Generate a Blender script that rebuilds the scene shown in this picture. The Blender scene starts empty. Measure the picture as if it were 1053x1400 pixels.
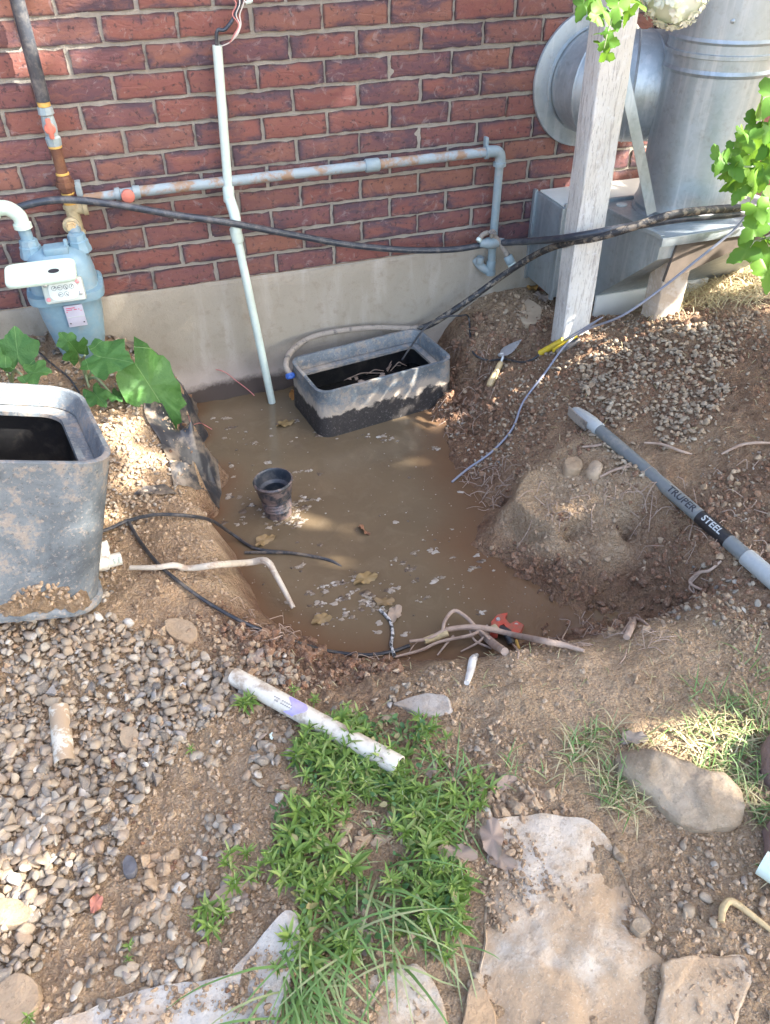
import bpy, bmesh, math, random
import numpy as np
from mathutils import Vector, Matrix

# ------------------------------------------------------------------ camera, sky, sun, exposure
SC = bpy.context.scene
COL = SC.collection
CAM = np.array([-0.64370403, -2.51498866, 1.07693213])
R = np.array([[0.9489958980191943, -0.3152083877140788, -0.007103369442324515],
              [-0.2092981258443491, -0.6129630789588069, -0.7618861846439944],
              [0.23579881267891525, 0.7245135858961036, -0.6476719723680987]])
F, PW, PH = 1052.0, 1053.0, 1400.0
cd = bpy.data.cameras.new('camera')
cam = bpy.data.objects.new('camera', cd); COL.objects.link(cam)
cd.sensor_fit = 'VERTICAL'; cd.sensor_height = 24.0; cd.lens = 24.0 * F / PH
cd.clip_start = 0.05; cd.clip_end = 300
rx, ry, rz = R[0], -R[1], -R[2]
cam.matrix_world = Matrix(((rx[0], ry[0], rz[0], CAM[0]), (rx[1], ry[1], rz[1], CAM[1]), (rx[2], ry[2], rz[2], CAM[2]), (0, 0, 0, 1)))
SC.camera = cam

SUN = np.array([0.68, -0.37, 0.64]); SUN /= np.linalg.norm(SUN)
w = bpy.data.worlds.new('World'); SC.world = w; w.use_nodes = True
nt = w.node_tree; nt.nodes.clear()
sky = nt.nodes.new('ShaderNodeTexSky'); sky.sky_type = 'NISHITA'; sky.sun_disc = False
sky.sun_elevation = math.asin(SUN[2]); sky.sun_rotation = math.atan2(SUN[0], SUN[1])
sky.dust_density = 3.2; sky.air_density = 1.0; sky.ozone_density = 0.45
bg = nt.nodes.new('ShaderNodeBackground'); bg.inputs['Strength'].default_value = 0.15
wo = nt.nodes.new('ShaderNodeOutputWorld')
nt.links.new(sky.outputs[0], bg.inputs[0]); nt.links.new(bg.outputs[0], wo.inputs[0])
sd = bpy.data.lights.new('sun', 'SUN'); sd.energy = 5.0; sd.angle = math.radians(0.53); sd.color = (1, 0.95, 0.86)
sun = bpy.data.objects.new('sun', sd); COL.objects.link(sun)
sun.rotation_euler = Vector(SUN).to_track_quat('Z', 'Y').to_euler(); sun.location = (4, -3, 6)
SC.view_settings.view_transform = 'Standard'; SC.view_settings.look = 'None'
SC.view_settings.exposure = 2.52; SC.view_settings.gamma = 1.0; SC.view_settings.use_curve_mapping = False

rng = np.random.default_rng(7)
random.seed(7)

# ------------------------------------------------------------------ where a sight line meets a plane or the ground
def ray(px, py):
    d = np.stack([(np.asarray(px, float) - PW / 2) / F, (np.asarray(py, float) - PH / 2) / F, np.ones_like(np.asarray(px, float))], -1)
    return d @ R
def PY(px, py, y):
    d = ray(px, py); return CAM + d * ((y - CAM[1]) / d[1])
def PZ(px, py, z):
    d = ray(px, py); return CAM + d * ((z - CAM[2]) / d[2])
def PX(px, py, x):
    d = ray(px, py); return CAM + d * ((x - CAM[0]) / d[0])
def proj(p):
    q = (np.asarray(p) - CAM) @ R.T
    zz = np.where(q[..., 2] < 0.05, 0.05, q[..., 2])
    return q[..., 0] / zz * F + PW / 2, q[..., 1] / zz * F + PH / 2, q[..., 2]

# ------------------------------------------------------------------ value noise
def _h(ix, iy, s):
    n = (ix.astype(np.int64) * 374761393 + iy.astype(np.int64) * 668265263 + s * 982451653) & 0x7fffffff
    n = (n ^ (n >> 13)) * 1274126177 & 0x7fffffff
    return ((n ^ (n >> 16)) & 0xffff) / 65535.0
def vnoise(x, y, s=0):
    x = np.asarray(x, float); y = np.asarray(y, float)
    ix = np.floor(x); iy = np.floor(y); fx = x - ix; fy = y - iy
    fx = fx * fx * (3 - 2 * fx); fy = fy * fy * (3 - 2 * fy)
    a = _h(ix, iy, s); b = _h(ix + 1, iy, s); c = _h(ix, iy + 1, s); d = _h(ix + 1, iy + 1, s)
    return (a + (b - a) * fx) * (1 - fy) + (c + (d - c) * fx) * fy - 0.5
def fbm(x, y, sc, octv=4, s=0):
    o = 0; amp = 1.0
    for k in range(octv):
        o = o + amp * vnoise(np.asarray(x) * sc + 17.3 * k, np.asarray(y) * sc - 9.1 * k, s + k); sc *= 2.03; amp *= 0.5
    return o

# ------------------------------------------------------------------ the shape of the ground
WATER = -0.43
# px, py, height, rough (bumpiness), moist (negative is pale: dusty rim, also sunlight painted at right back)
GP = """0 445 -.09 1 0.20;60 470 -.10 1 0.20;150 470 -.14 1 0.30;225 490 -.20 1 0.30;150 560 -.18 1 0.10;225 560 -.215 .6 0.20;200 640 -.22 .6 -0.10;250 640 -.23 .5 0.20
150 700 -.225 .6 0.20;200 740 -.24 .6 0.30;262 690 -.24 .5 -0.20;246 522 -.205 .5 0.30;262 575 -.215 .5 0.30;266 630 -.225 .5 0.30;271 690 -.235 .5 0.10;297 742 -.265 .5 -0.25;306 798 -.28 .8 0.20
330 842 -.30 1.2 0.70;400 886 -.315 1.5 0.80;470 906 -.315 1.5 0.80;540 916 -.305 1.3 0.60;600 905 -.275 .8 0.10;700 892 -.262 .5 -0.35;800 888 -.257 .4 -0.40;900 856 -.25 .4 -0.30;962 812 -.243 .7 0.48
620 556 -.425 1.2 0.90;645 585 -.40 1.5 0.80;625 650 -.432 1 0.90;680 600 -.35 1.3 0.80;690 560 -.325 1.2 0.80;692 520 -.285 1 0.63;640 500 -.33 1.5 0.60;655 465 -.255 1.5 0.53;700 440 -.205 1.6 0.43;655 408 -.20 .8 0.30;720 400 -.185 .8 0.30
735 480 -.235 1 0.63;745 520 -.235 1 0.68;735 590 -.285 1 0.68;790 560 -.205 1 0.58;790 615 -.235 1 0.68;610 535 -.36 1.6 0.90;625 500 -.34 1.6 0.80
870 470 -.105 1 0.68;850 520 -.14 .8 0.68;900 560 -.14 .8 0.68;950 620 -.155 .8 0.58;1000 680 -.165 .8 0.58;1053 560 -.08 .8 0.78;1000 480 -.065 .8 0.78;950 428 -.06 .8 0.60;1050 418 -.05 .8 0.60;1053 650 -.13 .8 0.68;1053 740 -.19 1 0.58;900 665 -.195 .8 0.68;960 745 -.22 .8 0.68;1000 800 -.235 1 0.58;1100 500 -.05 1 0.68;1150 650 -.1 1 0.68
772 462 -.15 .7 0.63;835 445 -.115 .7 0.58;893 432 -.085 .5 0.48;1000 385 -.08 .5 -0.50;1053 355 -.08 .5 -0.50;940 405 -.085 .5 -0.40;1100 380 -.08 .5 -0.50
720 645 -.272 .6 -0.20;800 638 -.243 .6 -0.10;860 690 -.25 .7 0.43;703 682 -.300 .6 -0.20;760 720 -.300 .6 -0.30;845 724 -.287 .6 -0.15;780 680 -.275 .6 -0.30;712 728 -.412 .7 .85;765 747 -.408 .9 .8;850 746 -.378 .9 .7;690 695 -.426 .6 .95;905 740 -.30 1 0.68;948 790 -.30 1 0.73;930 825 -.36 1.3 0.78
740 790 -.424 1.6 0.90;800 820 -.418 1.8 0.85;860 800 -.40 1.5 0.80;840 855 -.42 1.4 0.80;770 868 -.432 1.3 0.90;660 720 -.43 .8 0.90;700 785 -.434 1.2 0.95;745 840 -.436 1 0.95;700 850 -.45 .6 1.00;900 840 -.39 1.3 0.80
100 905 -.215 .6 0.20;0 900 -.20 .6 0.20;0 1000 -.235 .7 0.20;0 1399 -.25 .7 0.10;500 1399 -.25 .7 -0.10;1053 1399 -.25 .7 0.10;700 1100 -.25 .8 0.30;900 1000 -.25 .5 -0.10;1053 900 -.24 .6 0.20;450 965 -.275 1 0.40;650 965 -.257 .7 -0.10;250 870 -.26 .8 0.30;150 800 -.23 .8 0.30;500 1150 -.24 .8 0.40;300 1050 -.25 .8 0.20;800 960 -.252 .35 -0.40;960 900 -.245 .4 -0.25;380 1100 -.245 .8 0.00;250 1230 -.25 .8 0.30;300 950 -.262 .8 0.30;560 1000 -.26 1 0.50;130 832 -.205 .6 0.20"""
WP = """-.5 -.15 -.56 .3 1;-.1 -.1 -.56 .3 1;.25 -.12 -.56 .3 1;-.585 -.3 -.50 .3 1;-.60 -.42 -.47 .3 1;-.60 -.6 -.48 .3 1;-.595 -.7 -.47 .3 1;-.565 -.8 -.47 .3 1;-.54 -.97 -.46 .4 1;-.52 -1.1 -.46 .5 1;-.57 -.15 -.48 .3 1;-.5 -.9 -.55 .3 1;-.46 -1.08 -.52 .5 1;-.35 -1.24 -.50 .6 1;-.2 -1.33 -.49 .6 1;-.05 -1.38 -.49 .6 1;.05 -1.38 -.47 .6 1
-.3 -.5 -.58 .3 1;0 -.5 -.57 .3 1;-.3 -.9 -.57 .3 1;0 -.9 -.53 .3 1;-.1 -1.2 -.53 .3 1;.1 -.6 -.49 .4 1;.12 -.8 -.47 .4 1;.03 -1.0 -.46 .4 1;.08 -1.2 -.455 .4 1;-.57 0 -.43 1 1;-.2 .02 -.5 1 1;.3 .02 -.5 1 1;.43 -.02 -.30 1 .7;.2 -.25 -.5 .4 1
-.62 -.05 -.26 .8 .4;.6 .02 -.19 .8 .3;.76 0.02 -.19 .6 .3;.95 0.02 -.23 .6 .6;1.1 -.15 -.225 .5 .6;.9 -.15 -.225 .5 .6;.95 -.32 -.19 .5 .5;1.2 -.35 -.15 .5 .1;1.5 0 -.10 .5 0;2.5 0 -.1 .5 0;1.8 -.6 -.06 .6 .1;1.6 -1.2 -.13 .7 .2;2.2 -1.5 -.2 .7 .2;-.75 .02 -.15 .7 .3;-.95 .02 -.1 .7 .3;-1.4 .02 -.08 .7 .3;-1.3 -.6 -.10 .7 .2;-1.3 -1.3 -.08 .7 .2;-1.5 -1.8 -.2 .7 .2;-1.6 -.9 -.06 .7 .2
3 -3 -.25 .5 .2;0 -3.2 -.25 .5 .2;-3 -3 -.25 .5 .2;-3 0 -.1 .5 .2;3 0 -.1 .5 .2;8 -4 -.25 .3 .2;-8 -4 -.25 .3 .2;0 -9 -.25 .3 .2;0 5 -.2 .3 .2;-8 5 -.2 .3 .2;8 5 -.2 .3 .2"""
ctl = []
for q in GP.replace('\n', ';').split(';'):
    a, b, z, rg, mo = map(float, q.split()); p = PZ(a, b, z); ctl.append((p[0], p[1], z, rg, mo))
for q in WP.replace('\n', ';').split(';'):
    ctl.append(tuple(map(float, q.split())))
ctl = np.array(ctl)
_D = np.linalg.norm(ctl[:, None, :2] - ctl[None, :, :2], axis=-1)
_n = len(ctl)
_A = np.zeros((_n + 1, _n + 1)); _A[:_n, :_n] = -_D + np.eye(_n) * 0.0008; _A[:_n, _n] = 1; _A[_n, :_n] = 1
_W = np.linalg.solve(_A, np.vstack([ctl[:, 2:3], [[0]]]))
def base_h(x, y):
    x = np.asarray(x, float); y = np.asarray(y, float); sh = x.shape
    xs = np.clip(x.ravel(), -9, 9); ys = np.clip(y.ravel(), -9, 9); out = np.empty((xs.size, 3))
    for i in range(0, xs.size, 20000):
        d = np.hypot(xs[i:i + 20000, None] - ctl[None, :, 0], ys[i:i + 20000, None] - ctl[None, :, 1])
        out[i:i + 20000, 0] = (-d) @ _W[:_n, 0] + _W[_n, 0]
        wgt = 1 / (d + 0.02) ** 3; wgt /= wgt.sum(1, keepdims=True)
        out[i:i + 20000, 1:] = wgt @ ctl[:, 3:5]
    return out.reshape(sh + (3,))
def ridged(x, y, sc, s):
    return 1 - 2 * np.abs(fbm(x, y, sc, 2, s))
LEDGE = np.array([PZ(a, b, -.29)[:2] for a, b in ((700, 668), (716, 642), (760, 628), (805, 632), (850, 655), (888, 688), (882, 702), (850, 712), (800, 706), (758, 718), (724, 704), (702, 686))])
def edge_dist(x, y, poly):
    """distance to an outline, positive inside"""
    sh = np.shape(x); x = np.ravel(x); y = np.ravel(y); d = np.full(x.size, 9.0); ins = np.zeros(x.size, bool)
    for (x0, y0), (x1, y1) in zip(poly, np.roll(poly, -1, 0)):
        t = np.clip(((x - x0) * (x1 - x0) + (y - y0) * (y1 - y0)) / ((x1 - x0) ** 2 + (y1 - y0) ** 2), 0, 1)
        d = np.minimum(d, np.hypot(x - x0 - t * (x1 - x0), y - y0 - t * (y1 - y0)))
        ins ^= ((y0 > y) != (y1 > y)) & (x < (x1 - x0) * (y - y0) / (y1 - y0 + 1e-12) + x0)
    return np.where(ins, d, -d).reshape(sh)
def ground_full(x, y):
    b = base_h(x, y).copy()
    e = edge_dist(x, y, LEDGE) + .014 * fbm(x, y, 16, 3, 52); k = np.clip(e / .014, 0, 1); k = k * k * (3 - 2 * k)
    top = -.278 - .06 * np.clip((-.80 - np.asarray(y)) , 0, .5) + .012 * fbm(x, y, 14, 3, 90)
    b[..., 0] = b[..., 0] * (1 - k) + np.maximum(b[..., 0], top) * k
    near = np.clip((e + .03) / .03, 0, 1); b[..., 2] = b[..., 2] * (1 - near) + (.0 + .3 * (e < .004)) * near; b[..., 1] = b[..., 1] * (1 - near * .35)
    n = 0.020 * fbm(x, y, 9, 3, 3) + 0.012 * fbm(x, y, 42, 3, 11)
    # lumps of broken soil: flat-topped cells with cracks between them
    c = np.clip(np.abs(fbm(x, y, 34, 2, 21)) * 5, 0, 1)
    n = n + 0.014 * (c - 0.7) * np.clip(b[..., 1] - 0.6, 0, 1.2)
    return b[..., 0] + n * b[..., 1], b[..., 2]
def gh(x, y):
    return ground_full(x, y)[0]
def PG(px, py, lift=0.0):
    """points of the ground that sight lines meet; arrays or numbers"""
    px = np.atleast_1d(np.asarray(px, float)); py = np.atleast_1d(np.asarray(py, float))
    d = ray(px, py); zs = np.linspace(0.02, -0.62, 161)
    t = (zs[None, :] - CAM[2]) / d[:, 2:3]
    P = CAM + d[:, None, :] * t[..., None]
    dz = P[..., 2] - gh(P[..., 0], P[..., 1])
    k = np.argmax(dz < 0, axis=1); k = np.where(k == 0, 160, k)
    i = np.arange(len(px)); a = dz[i, k - 1]; bb = dz[i, k]
    f = np.clip(a / np.maximum(a - bb, 1e-6), 0, 1)
    out = P[i, k - 1] * (1 - f)[:, None] + P[i, k] * f[:, None]
    out[:, 2] += lift
    return out
def PG1(px, py, lift=0.0):
    return PG(px, py, lift)[0]

# ------------------------------------------------------------------ materials
def new_mat(name):
    m = bpy.data.materials.new(name); m.use_nodes = True
    t = m.node_tree; b = t.nodes['Principled BSDF']
    return m, t, b
class NB:
    """small helper to wire nodes"""
    def __init__(s, t): s.t = t
    def n(s, typ, **kw):
        x = s.t.nodes.new(typ)
        for k, v in kw.items():
            if k.startswith('i_'): x.inputs[k[2:]].default_value = v
            else: setattr(x, k, v)
        return x
    def l(s, a, b): s.t.links.new(a, b)
    def noise(s, vec, scale, detail=5, rough=0.6, dist=0.0):
        x = s.n('ShaderNodeTexNoise'); x.inputs['Scale'].default_value = scale; x.inputs['Detail'].default_value = detail
        x.inputs['Roughness'].default_value = rough; x.inputs['Distortion'].default_value = dist
        if vec is not None: s.l(vec, x.inputs['Vector'])
        return x.outputs[0]
    def ramp(s, fac, stops, interp='LINEAR'):
        x = s.n('ShaderNodeValToRGB'); x.color_ramp.interpolation = interp
        e = x.color_ramp.elements
        while len(e) < len(stops): e.new(0.5)
        for k, (p, c) in enumerate(stops):
            e[k].position = p; e[k].color = (*c, 1) if len(c) == 3 else c
        s.l(fac, x.inputs[0]); return x.outputs[0]
    def val(s, fac, a, b, lo=0.0, hi=1.0):
        x = s.n('ShaderNodeMapRange'); x.inputs[1].default_value = a; x.inputs[2].default_value = b
        x.inputs[3].default_value = lo; x.inputs[4].default_value = hi; s.l(fac, x.inputs[0]); return x.outputs[0]
    def mix(s, fac, a, b, blend='MIX'):
        x = s.n('ShaderNodeMix', data_type='RGBA', blend_type=blend)
        for v, i in ((fac, 0), (a, 6), (b, 7)):
            if hasattr(v, 'links') or isinstance(v, bpy.types.NodeSocket): s.l(v, x.inputs[i])
            else: x.inputs[i].default_value = (*v, 1) if isinstance(v, tuple) and len(v) == 3 else v
        return x.outputs[2]
    def math(s, op, a, b=0.0, c=None):
        x = s.n('ShaderNodeMath', operation=op)
        for i, v in enumerate((a, b) if c is None else (a, b, c)):
            if isinstance(v, bpy.types.NodeSocket): s.l(v, x.inputs[i])
            else: x.inputs[i].default_value = v
        return x.outputs[0]
    def bump(s, h, strength=0.5, dist=0.01, prev=None):
        x = s.n('ShaderNodeBump'); x.inputs['Strength'].default_value = strength; x.inputs['Distance'].default_value = dist
        s.l(h, x.inputs['Height'])
        if prev is not None: s.l(prev, x.inputs['Normal'])
        return x.outputs[0]
def coords(nb, kind='Object'):
    return nb.n('ShaderNodeTexCoord').outputs[kind]
def rnd_coords(nb, kind='Object', k=40.0):
    """object coordinates shifted by the object's own random number"""
    c = coords(nb, kind); o = nb.n('ShaderNodeObjectInfo').outputs['Random']
    v = nb.n('ShaderNodeVectorMath', operation='ADD'); cb = nb.n('ShaderNodeCombineXYZ')
    m = nb.math('MULTIPLY', o, k); nb.l(m, cb.inputs[0]); nb.l(m, cb.inputs[2]); nb.l(c, v.inputs[0]); nb.l(cb.outputs[0], v.inputs[1])
    return v.outputs[0], o
def any_rnd(nb):
    o = nb.n('ShaderNodeObjectInfo').outputs['Random']; g = nb.n('ShaderNodeNewGeometry').outputs['Random Per Island']
    return nb.math('FRACT', nb.math('ADD', o, g))

def mat_paint(name, col, rough=0.45, dirt=(0.25, 0.2, 0.15), amount=0.3, scale=14, bump=0.15, metal=0.0, streak=None, spec=0.5, dirt2=None, th=(0.5, 0.75)):
    """painted or plastic surface, with dirt lying on it in patches"""
    m, t, b = new_mat(name); nb = NB(t); c, o = rnd_coords(nb)
    n1 = nb.noise(c, scale, 6, 0.65, 0.3); n2 = nb.noise(c, scale * 6, 4, 0.6)
    f = nb.val(nb.math('ADD', n1, nb.math('MULTIPLY', n2, 0.25)), th[0] + .1, th[1] + .12, 0, amount)
    c1 = nb.mix(nb.val(n2, .3, .7), tuple(x * .93 for x in col), tuple(min(1, x * 1.05) for x in col))
    cc = nb.mix(f, c1, dirt)
    if dirt2:
        n3 = nb.noise(c, scale * 1.7, 6, 0.7, .2)
        cc = nb.mix(nb.val(n3, .56, .68), cc, dirt2)
    nb.l(cc, b.inputs['Base Color'])
    nb.l(nb.val(n1, .3, .8, rough * .85, min(1, rough * 1.25)), b.inputs['Roughness'])
    b.inputs['Metallic'].default_value = metal; b.inputs['Specular IOR Level'].default_value = spec
    nb.l(nb.bump(nb.math('ADD', nb.math('MULTIPLY', n1, .6), nb.math('MULTIPLY', n2, .4)), bump, 0.003), b.inputs['Normal'])
    return m
def mat_plain(name, col, rough=0.6, var=0.15, scale=60, bump=0.2):
    m, t, b = new_mat(name); nb = NB(t); c, o = rnd_coords(nb)
    n = nb.noise(c, scale, 5)
    cc = nb.mix(nb.val(n, .3, .7), tuple(x * (1 - var) for x in col), tuple(min(1, x * (1 + var)) for x in col))
    nb.l(cc, b.inputs['Base Color']); b.inputs['Roughness'].default_value = rough
    nb.l(nb.bump(n, bump, 0.002), b.inputs['Normal'])
    return m

# soil: dry tan above, dark red-brown where it is moist (an attribute of the ground), fine grit
def mat_soil(name='soil', wetattr=True):
    m, t, b = new_mat(name); nb = NB(t)
    pos = nb.n('ShaderNodeNewGeometry').outputs['Position']
    n1 = nb.noise(pos, 5, 6, .65, .3); n2 = nb.noise(pos, 45, 6, .7); n3 = nb.noise(pos, 260, 4, .7)
    dry = nb.mix(nb.val(n1, .35, .65), (.49, .335, .195), (.39, .255, .145))
    dry = nb.mix(nb.val(n2, .5, .72, 0, .7), dry, (.54, .40, .27))
    at0 = nb.n('ShaderNodeAttribute', attribute_name='moist').outputs['Fac']
    pale = nb.mix(nb.val(n2, .4, .6), (.68, .48, .30), (.57, .385, .235)); dry = nb.mix(nb.val(at0, -.3, .02, .85, 0), dry, pale)
    wet = nb.mix(nb.val(n1, .35, .65), (.215, .098, .050), (.150, .070, .038))
    wet = nb.mix(nb.val(n2, .52, .72, 0, .6), wet, (.27, .140, .078))
    at = nb.n('ShaderNodeAttribute', attribute_name='moist').outputs['Fac']
    mo = nb.math('ADD', at, nb.math('MULTIPLY', nb.math('SUBTRACT', n2, .5), .7))
    mo = nb.val(nb.math('ADD', mo, nb.math('MULTIPLY', nb.math('SUBTRACT', n1, .5), .6)), .25, .95)
    c = nb.mix(mo, dry, wet)
    v1 = nb.n('ShaderNodeTexVoronoi'); v1.inputs['Scale'].default_value = 75; v1.inputs['Randomness'].default_value = 1.0
    v2 = nb.n('ShaderNodeTexVoronoi'); v2.inputs['Scale'].default_value = 190
    wp = nb.n('ShaderNodeVectorMath', operation='MULTIPLY_ADD'); nb.l(nb.n('ShaderNodeTexNoise', i_Scale=60.0).outputs['Color'], wp.inputs[0]); wp.inputs[1].default_value = (.012, .012, .012); nb.l(pos, wp.inputs[2])
    nb.l(wp.outputs[0], v1.inputs['Vector']); nb.l(wp.outputs[0], v2.inputs['Vector'])
    g1 = nb.n('ShaderNodeSeparateColor'); nb.l(v1.outputs['Color'], g1.inputs[0]); g2 = nb.n('ShaderNodeSeparateColor'); nb.l(v2.outputs['Color'], g2.inputs[0])
    light = nb.mix(mo, (.60, .455, .315), (.30, .175, .105)); darkc = nb.mix(mo, (.27, .175, .105), (.10, .047, .027))
    rgh = nb.val(n1, .35, .6, .25, 1.0)
    c = nb.mix(nb.math('MULTIPLY', nb.val(g1.outputs[0], .55, 1.0, 0, .55), rgh), c, light)
    c = nb.mix(nb.math('MULTIPLY', nb.val(g2.outputs[0], .45, 1.0, 0, .7), rgh), c, nb.mix(g2.outputs[1], light, darkc))
    c = nb.mix(nb.val(n3, .47, .62, 0, .6), c, darkc)
    c = nb.mix(nb.val(nb.noise(pos, 330, 3, .7), .57, .66, 0, .6), c, light)
    nb.l(c, b.inputs['Base Color'])
    nb.l(nb.val(at, .82, 1.0, .95, .42), b.inputs['Roughness'])
    b.inputs['Specular IOR Level'].default_value = .35
    h = nb.math('ADD', nb.math('MULTIPLY', n2, .5), nb.math('MULTIPLY', n3, .4)); h = nb.math('ADD', h, nb.math('MULTIPLY', v1.outputs['Distance'], -.5)); h = nb.math('ADD', h, nb.math('MULTIPLY', v2.outputs['Distance'], -.3))
    nb.l(nb.bump(h, 1.0, .022), b.inputs['Normal'])
    return m
M_SOIL = mat_soil()

def mat_brick():
    m, t, b = new_mat('brick'); nb = NB(t); c, o = rnd_coords(nb)
    s = nb.n('ShaderNodeMapping'); s.inputs['Scale'].default_value = (.6, 1, 1.3); nb.l(c, s.inputs['Vector'])
    n1 = nb.noise(s.outputs[0], 9, 4, .6, .5); n2 = nb.noise(s.outputs[0], 34, 6, .7, .6); n3 = nb.noise(c, 240, 4, .7)
    body = nb.ramp(nb.math('ADD', nb.math('MULTIPLY', o, .75), nb.math('MULTIPLY', n1, .25)),
                   [(.08, (.190, .072, .064)), (.25, (.220, .088, .070)), (.4, (.150, .068, .070)), (.55, (.235, .106, .076)), (.7, (.130, .064, .072)), (.82, (.210, .085, .070)), (.94, (.170, .070, .068))])
    # flashed, purple-black arrises: object coords run +-.0965 x +-.03
    sx = nb.n('ShaderNodeSeparateXYZ'); nb.l(coords(nb), sx.inputs[0])
    ex = nb.val(nb.math('ABSOLUTE', sx.outputs[0]), .072, .1); ez = nb.val(nb.math('ABSOLUTE', sx.outputs[2]), .012, .032)
    e = nb.math('MAXIMUM', ex, ez)
    rv = nb.math('FRACT', nb.math('MULTIPLY', o, 7.31))
    f = nb.math('ADD', nb.math('MULTIPLY', e, .5), nb.math('ADD', nb.math('MULTIPLY', rv, .34), nb.math('MULTIPLY', nb.math('SUBTRACT', n1, .5), 3.0)))
    dark = nb.mix(n2, (.062, .044, .060), (.118, .072, .084))
    c1 = nb.mix(nb.val(f, .30, .72, 0, .95), body, dark)
    rim_ = nb.math('MAXIMUM', nb.val(nb.math('ABSOLUTE', sx.outputs[0]), .090, .0955), nb.val(nb.math('ABSOLUTE', sx.outputs[2]), .0245, .0290))
    c1 = nb.mix(nb.math('MULTIPLY', rim_, nb.val(n2, .3, .6, .25, .95)), c1, (.035, .026, .030))
    c1 = nb.mix(nb.val(n2, .50, .62, 0, .5), c1, (.235, .105, .074))
    n7 = nb.noise(c, 60, 5, .7); c1 = nb.mix(nb.val(n7, .56, .63, 0, .75), c1, (.045, .032, .038))
    c1 = nb.mix(nb.val(n3, .60, .75, 0, .3), c1, (.35, .26, .22))
    n5 = nb.noise(c, 22, 7, .75, 1.2); c1 = nb.mix(nb.val(n5, .57, .64, 0, .4), c1, (.32, .26, .25))
    nb.l(c1, b.inputs['Base Color']); b.inputs['Roughness'].default_value = .82; b.inputs['Specular IOR Level'].default_value = .3
    # bark-like creases
    w1 = nb.n('ShaderNodeTexWave', wave_type='BANDS', bands_direction='DIAGONAL'); nb.l(s.outputs[0], w1.inputs['Vector'])
    w1.inputs['Scale'].default_value = 5; w1.inputs['Distortion'].default_value = 16; w1.inputs['Detail'].default_value = 3; w1.inputs['Detail Scale'].default_value = 2.2
    cr = nb.val(w1.outputs['Fac'], 0, .14)
    h = nb.math('ADD', nb.math('ADD', nb.math('MULTIPLY', n2, .7), nb.math('MULTIPLY', n3, .22)), nb.math('MULTIPLY', cr, .16))
    nb.l(nb.bump(h, .6, .006), b.inputs['Normal'])
    return m
M_BRICK = mat_brick()
def mat_mortar():
    m, t, b = new_mat('mortar'); nb = NB(t); c = coords(nb)
    n1 = nb.noise(c, 7, 5); n2 = nb.noise(c, 90, 6, .7); n3 = nb.noise(c, 400, 3)
    cc = nb.mix(nb.val(n1, .3, .7), (.30, .27, .225), (.37, .335, .28)); cc = nb.mix(nb.val(n2, .5, .75, 0, .5), cc, (.20, .17, .145))
    nb.l(cc, b.inputs['Base Color']); b.inputs['Roughness'].default_value = .95
    nb.l(nb.bump(nb.math('ADD', n2, nb.math('MULTIPLY', n3, .5)), .8, .006), b.inputs['Normal'])
    return m
M_MORTAR = mat_mortar()
def mat_concrete():
    m, t, b = new_mat('foundation_concrete'); nb = NB(t); c = coords(nb)
    sx = nb.n('ShaderNodeSeparateXYZ'); nb.l(c, sx.inputs[0])
    n1 = nb.noise(c, 3.2, 6, .6, .4); n2 = nb.noise(c, 25, 6, .7); n3 = nb.noise(c, 220, 4, .7)
    mp = nb.n('ShaderNodeMapping'); mp.inputs['Scale'].default_value = (6, 6, 1.2); nb.l(c, mp.inputs['Vector'])
    n4 = nb.noise(mp.outputs[0], 1.6, 5, .6, .3)
    cc = nb.mix(nb.val(n1, .3, .7), (.295, .255, .195), (.36, .315, .25))
    cc = nb.mix(nb.val(n4, .53, .66, 0, .55), cc, (.44, .39, .33))
    cc = nb.mix(nb.val(n4, .25, .4, .35, 0), cc, (.24, .21, .165))
    cc = nb.mix(nb.val(n2, .53, .66, 0, .4), cc, (.23, .18, .13)); cc = nb.mix(nb.val(n3, .57, .66, 0, .35), cc, (.20, .16, .12))
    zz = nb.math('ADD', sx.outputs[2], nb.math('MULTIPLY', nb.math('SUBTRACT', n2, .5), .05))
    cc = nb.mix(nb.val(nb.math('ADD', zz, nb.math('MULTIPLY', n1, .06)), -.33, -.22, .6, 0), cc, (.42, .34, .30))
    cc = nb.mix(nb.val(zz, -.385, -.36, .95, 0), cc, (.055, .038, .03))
    nb.l(cc, b.inputs['Base Color']); b.inputs['Roughness'].default_value = .9
    nb.l(nb.bump(nb.math('ADD', n2, nb.math('MULTIPLY', n3, .4)), .35, .006), b.inputs['Normal'])
    return m
M_CONC = mat_concrete()
def mat_water():
    m, t, b = new_mat('muddy_water'); nb = NB(t); pos = nb.n('ShaderNodeNewGeometry').outputs['Position']
    n1 = nb.noise(pos, 2.6, 4, .5, .6); n2 = nb.noise(pos, 55, 3); n4 = nb.noise(pos, 14, 5, .65, .8)
    cc = nb.mix(nb.val(n1, .3, .7), (.158, .115, .070), (.122, .088, .053))
    cc = nb.mix(nb.val(n4, .5, .7, 0, .4), cc, (.19, .145, .094))
    at = nb.n('ShaderNodeAttribute', attribute_name='red').outputs['Fac']
    cc = nb.mix(at, cc, (.135, .078, .043))
    nb.l(cc, b.inputs['Base Color']); b.inputs['Roughness'].default_value = .025; b.inputs['IOR'].default_value = 1.5
    nb.l(nb.bump(nb.math('ADD', n2, nb.math('MULTIPLY', n4, 1.0)), .10, .012), b.inputs['Normal'])
    return m
M_WATER = mat_water()
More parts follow.
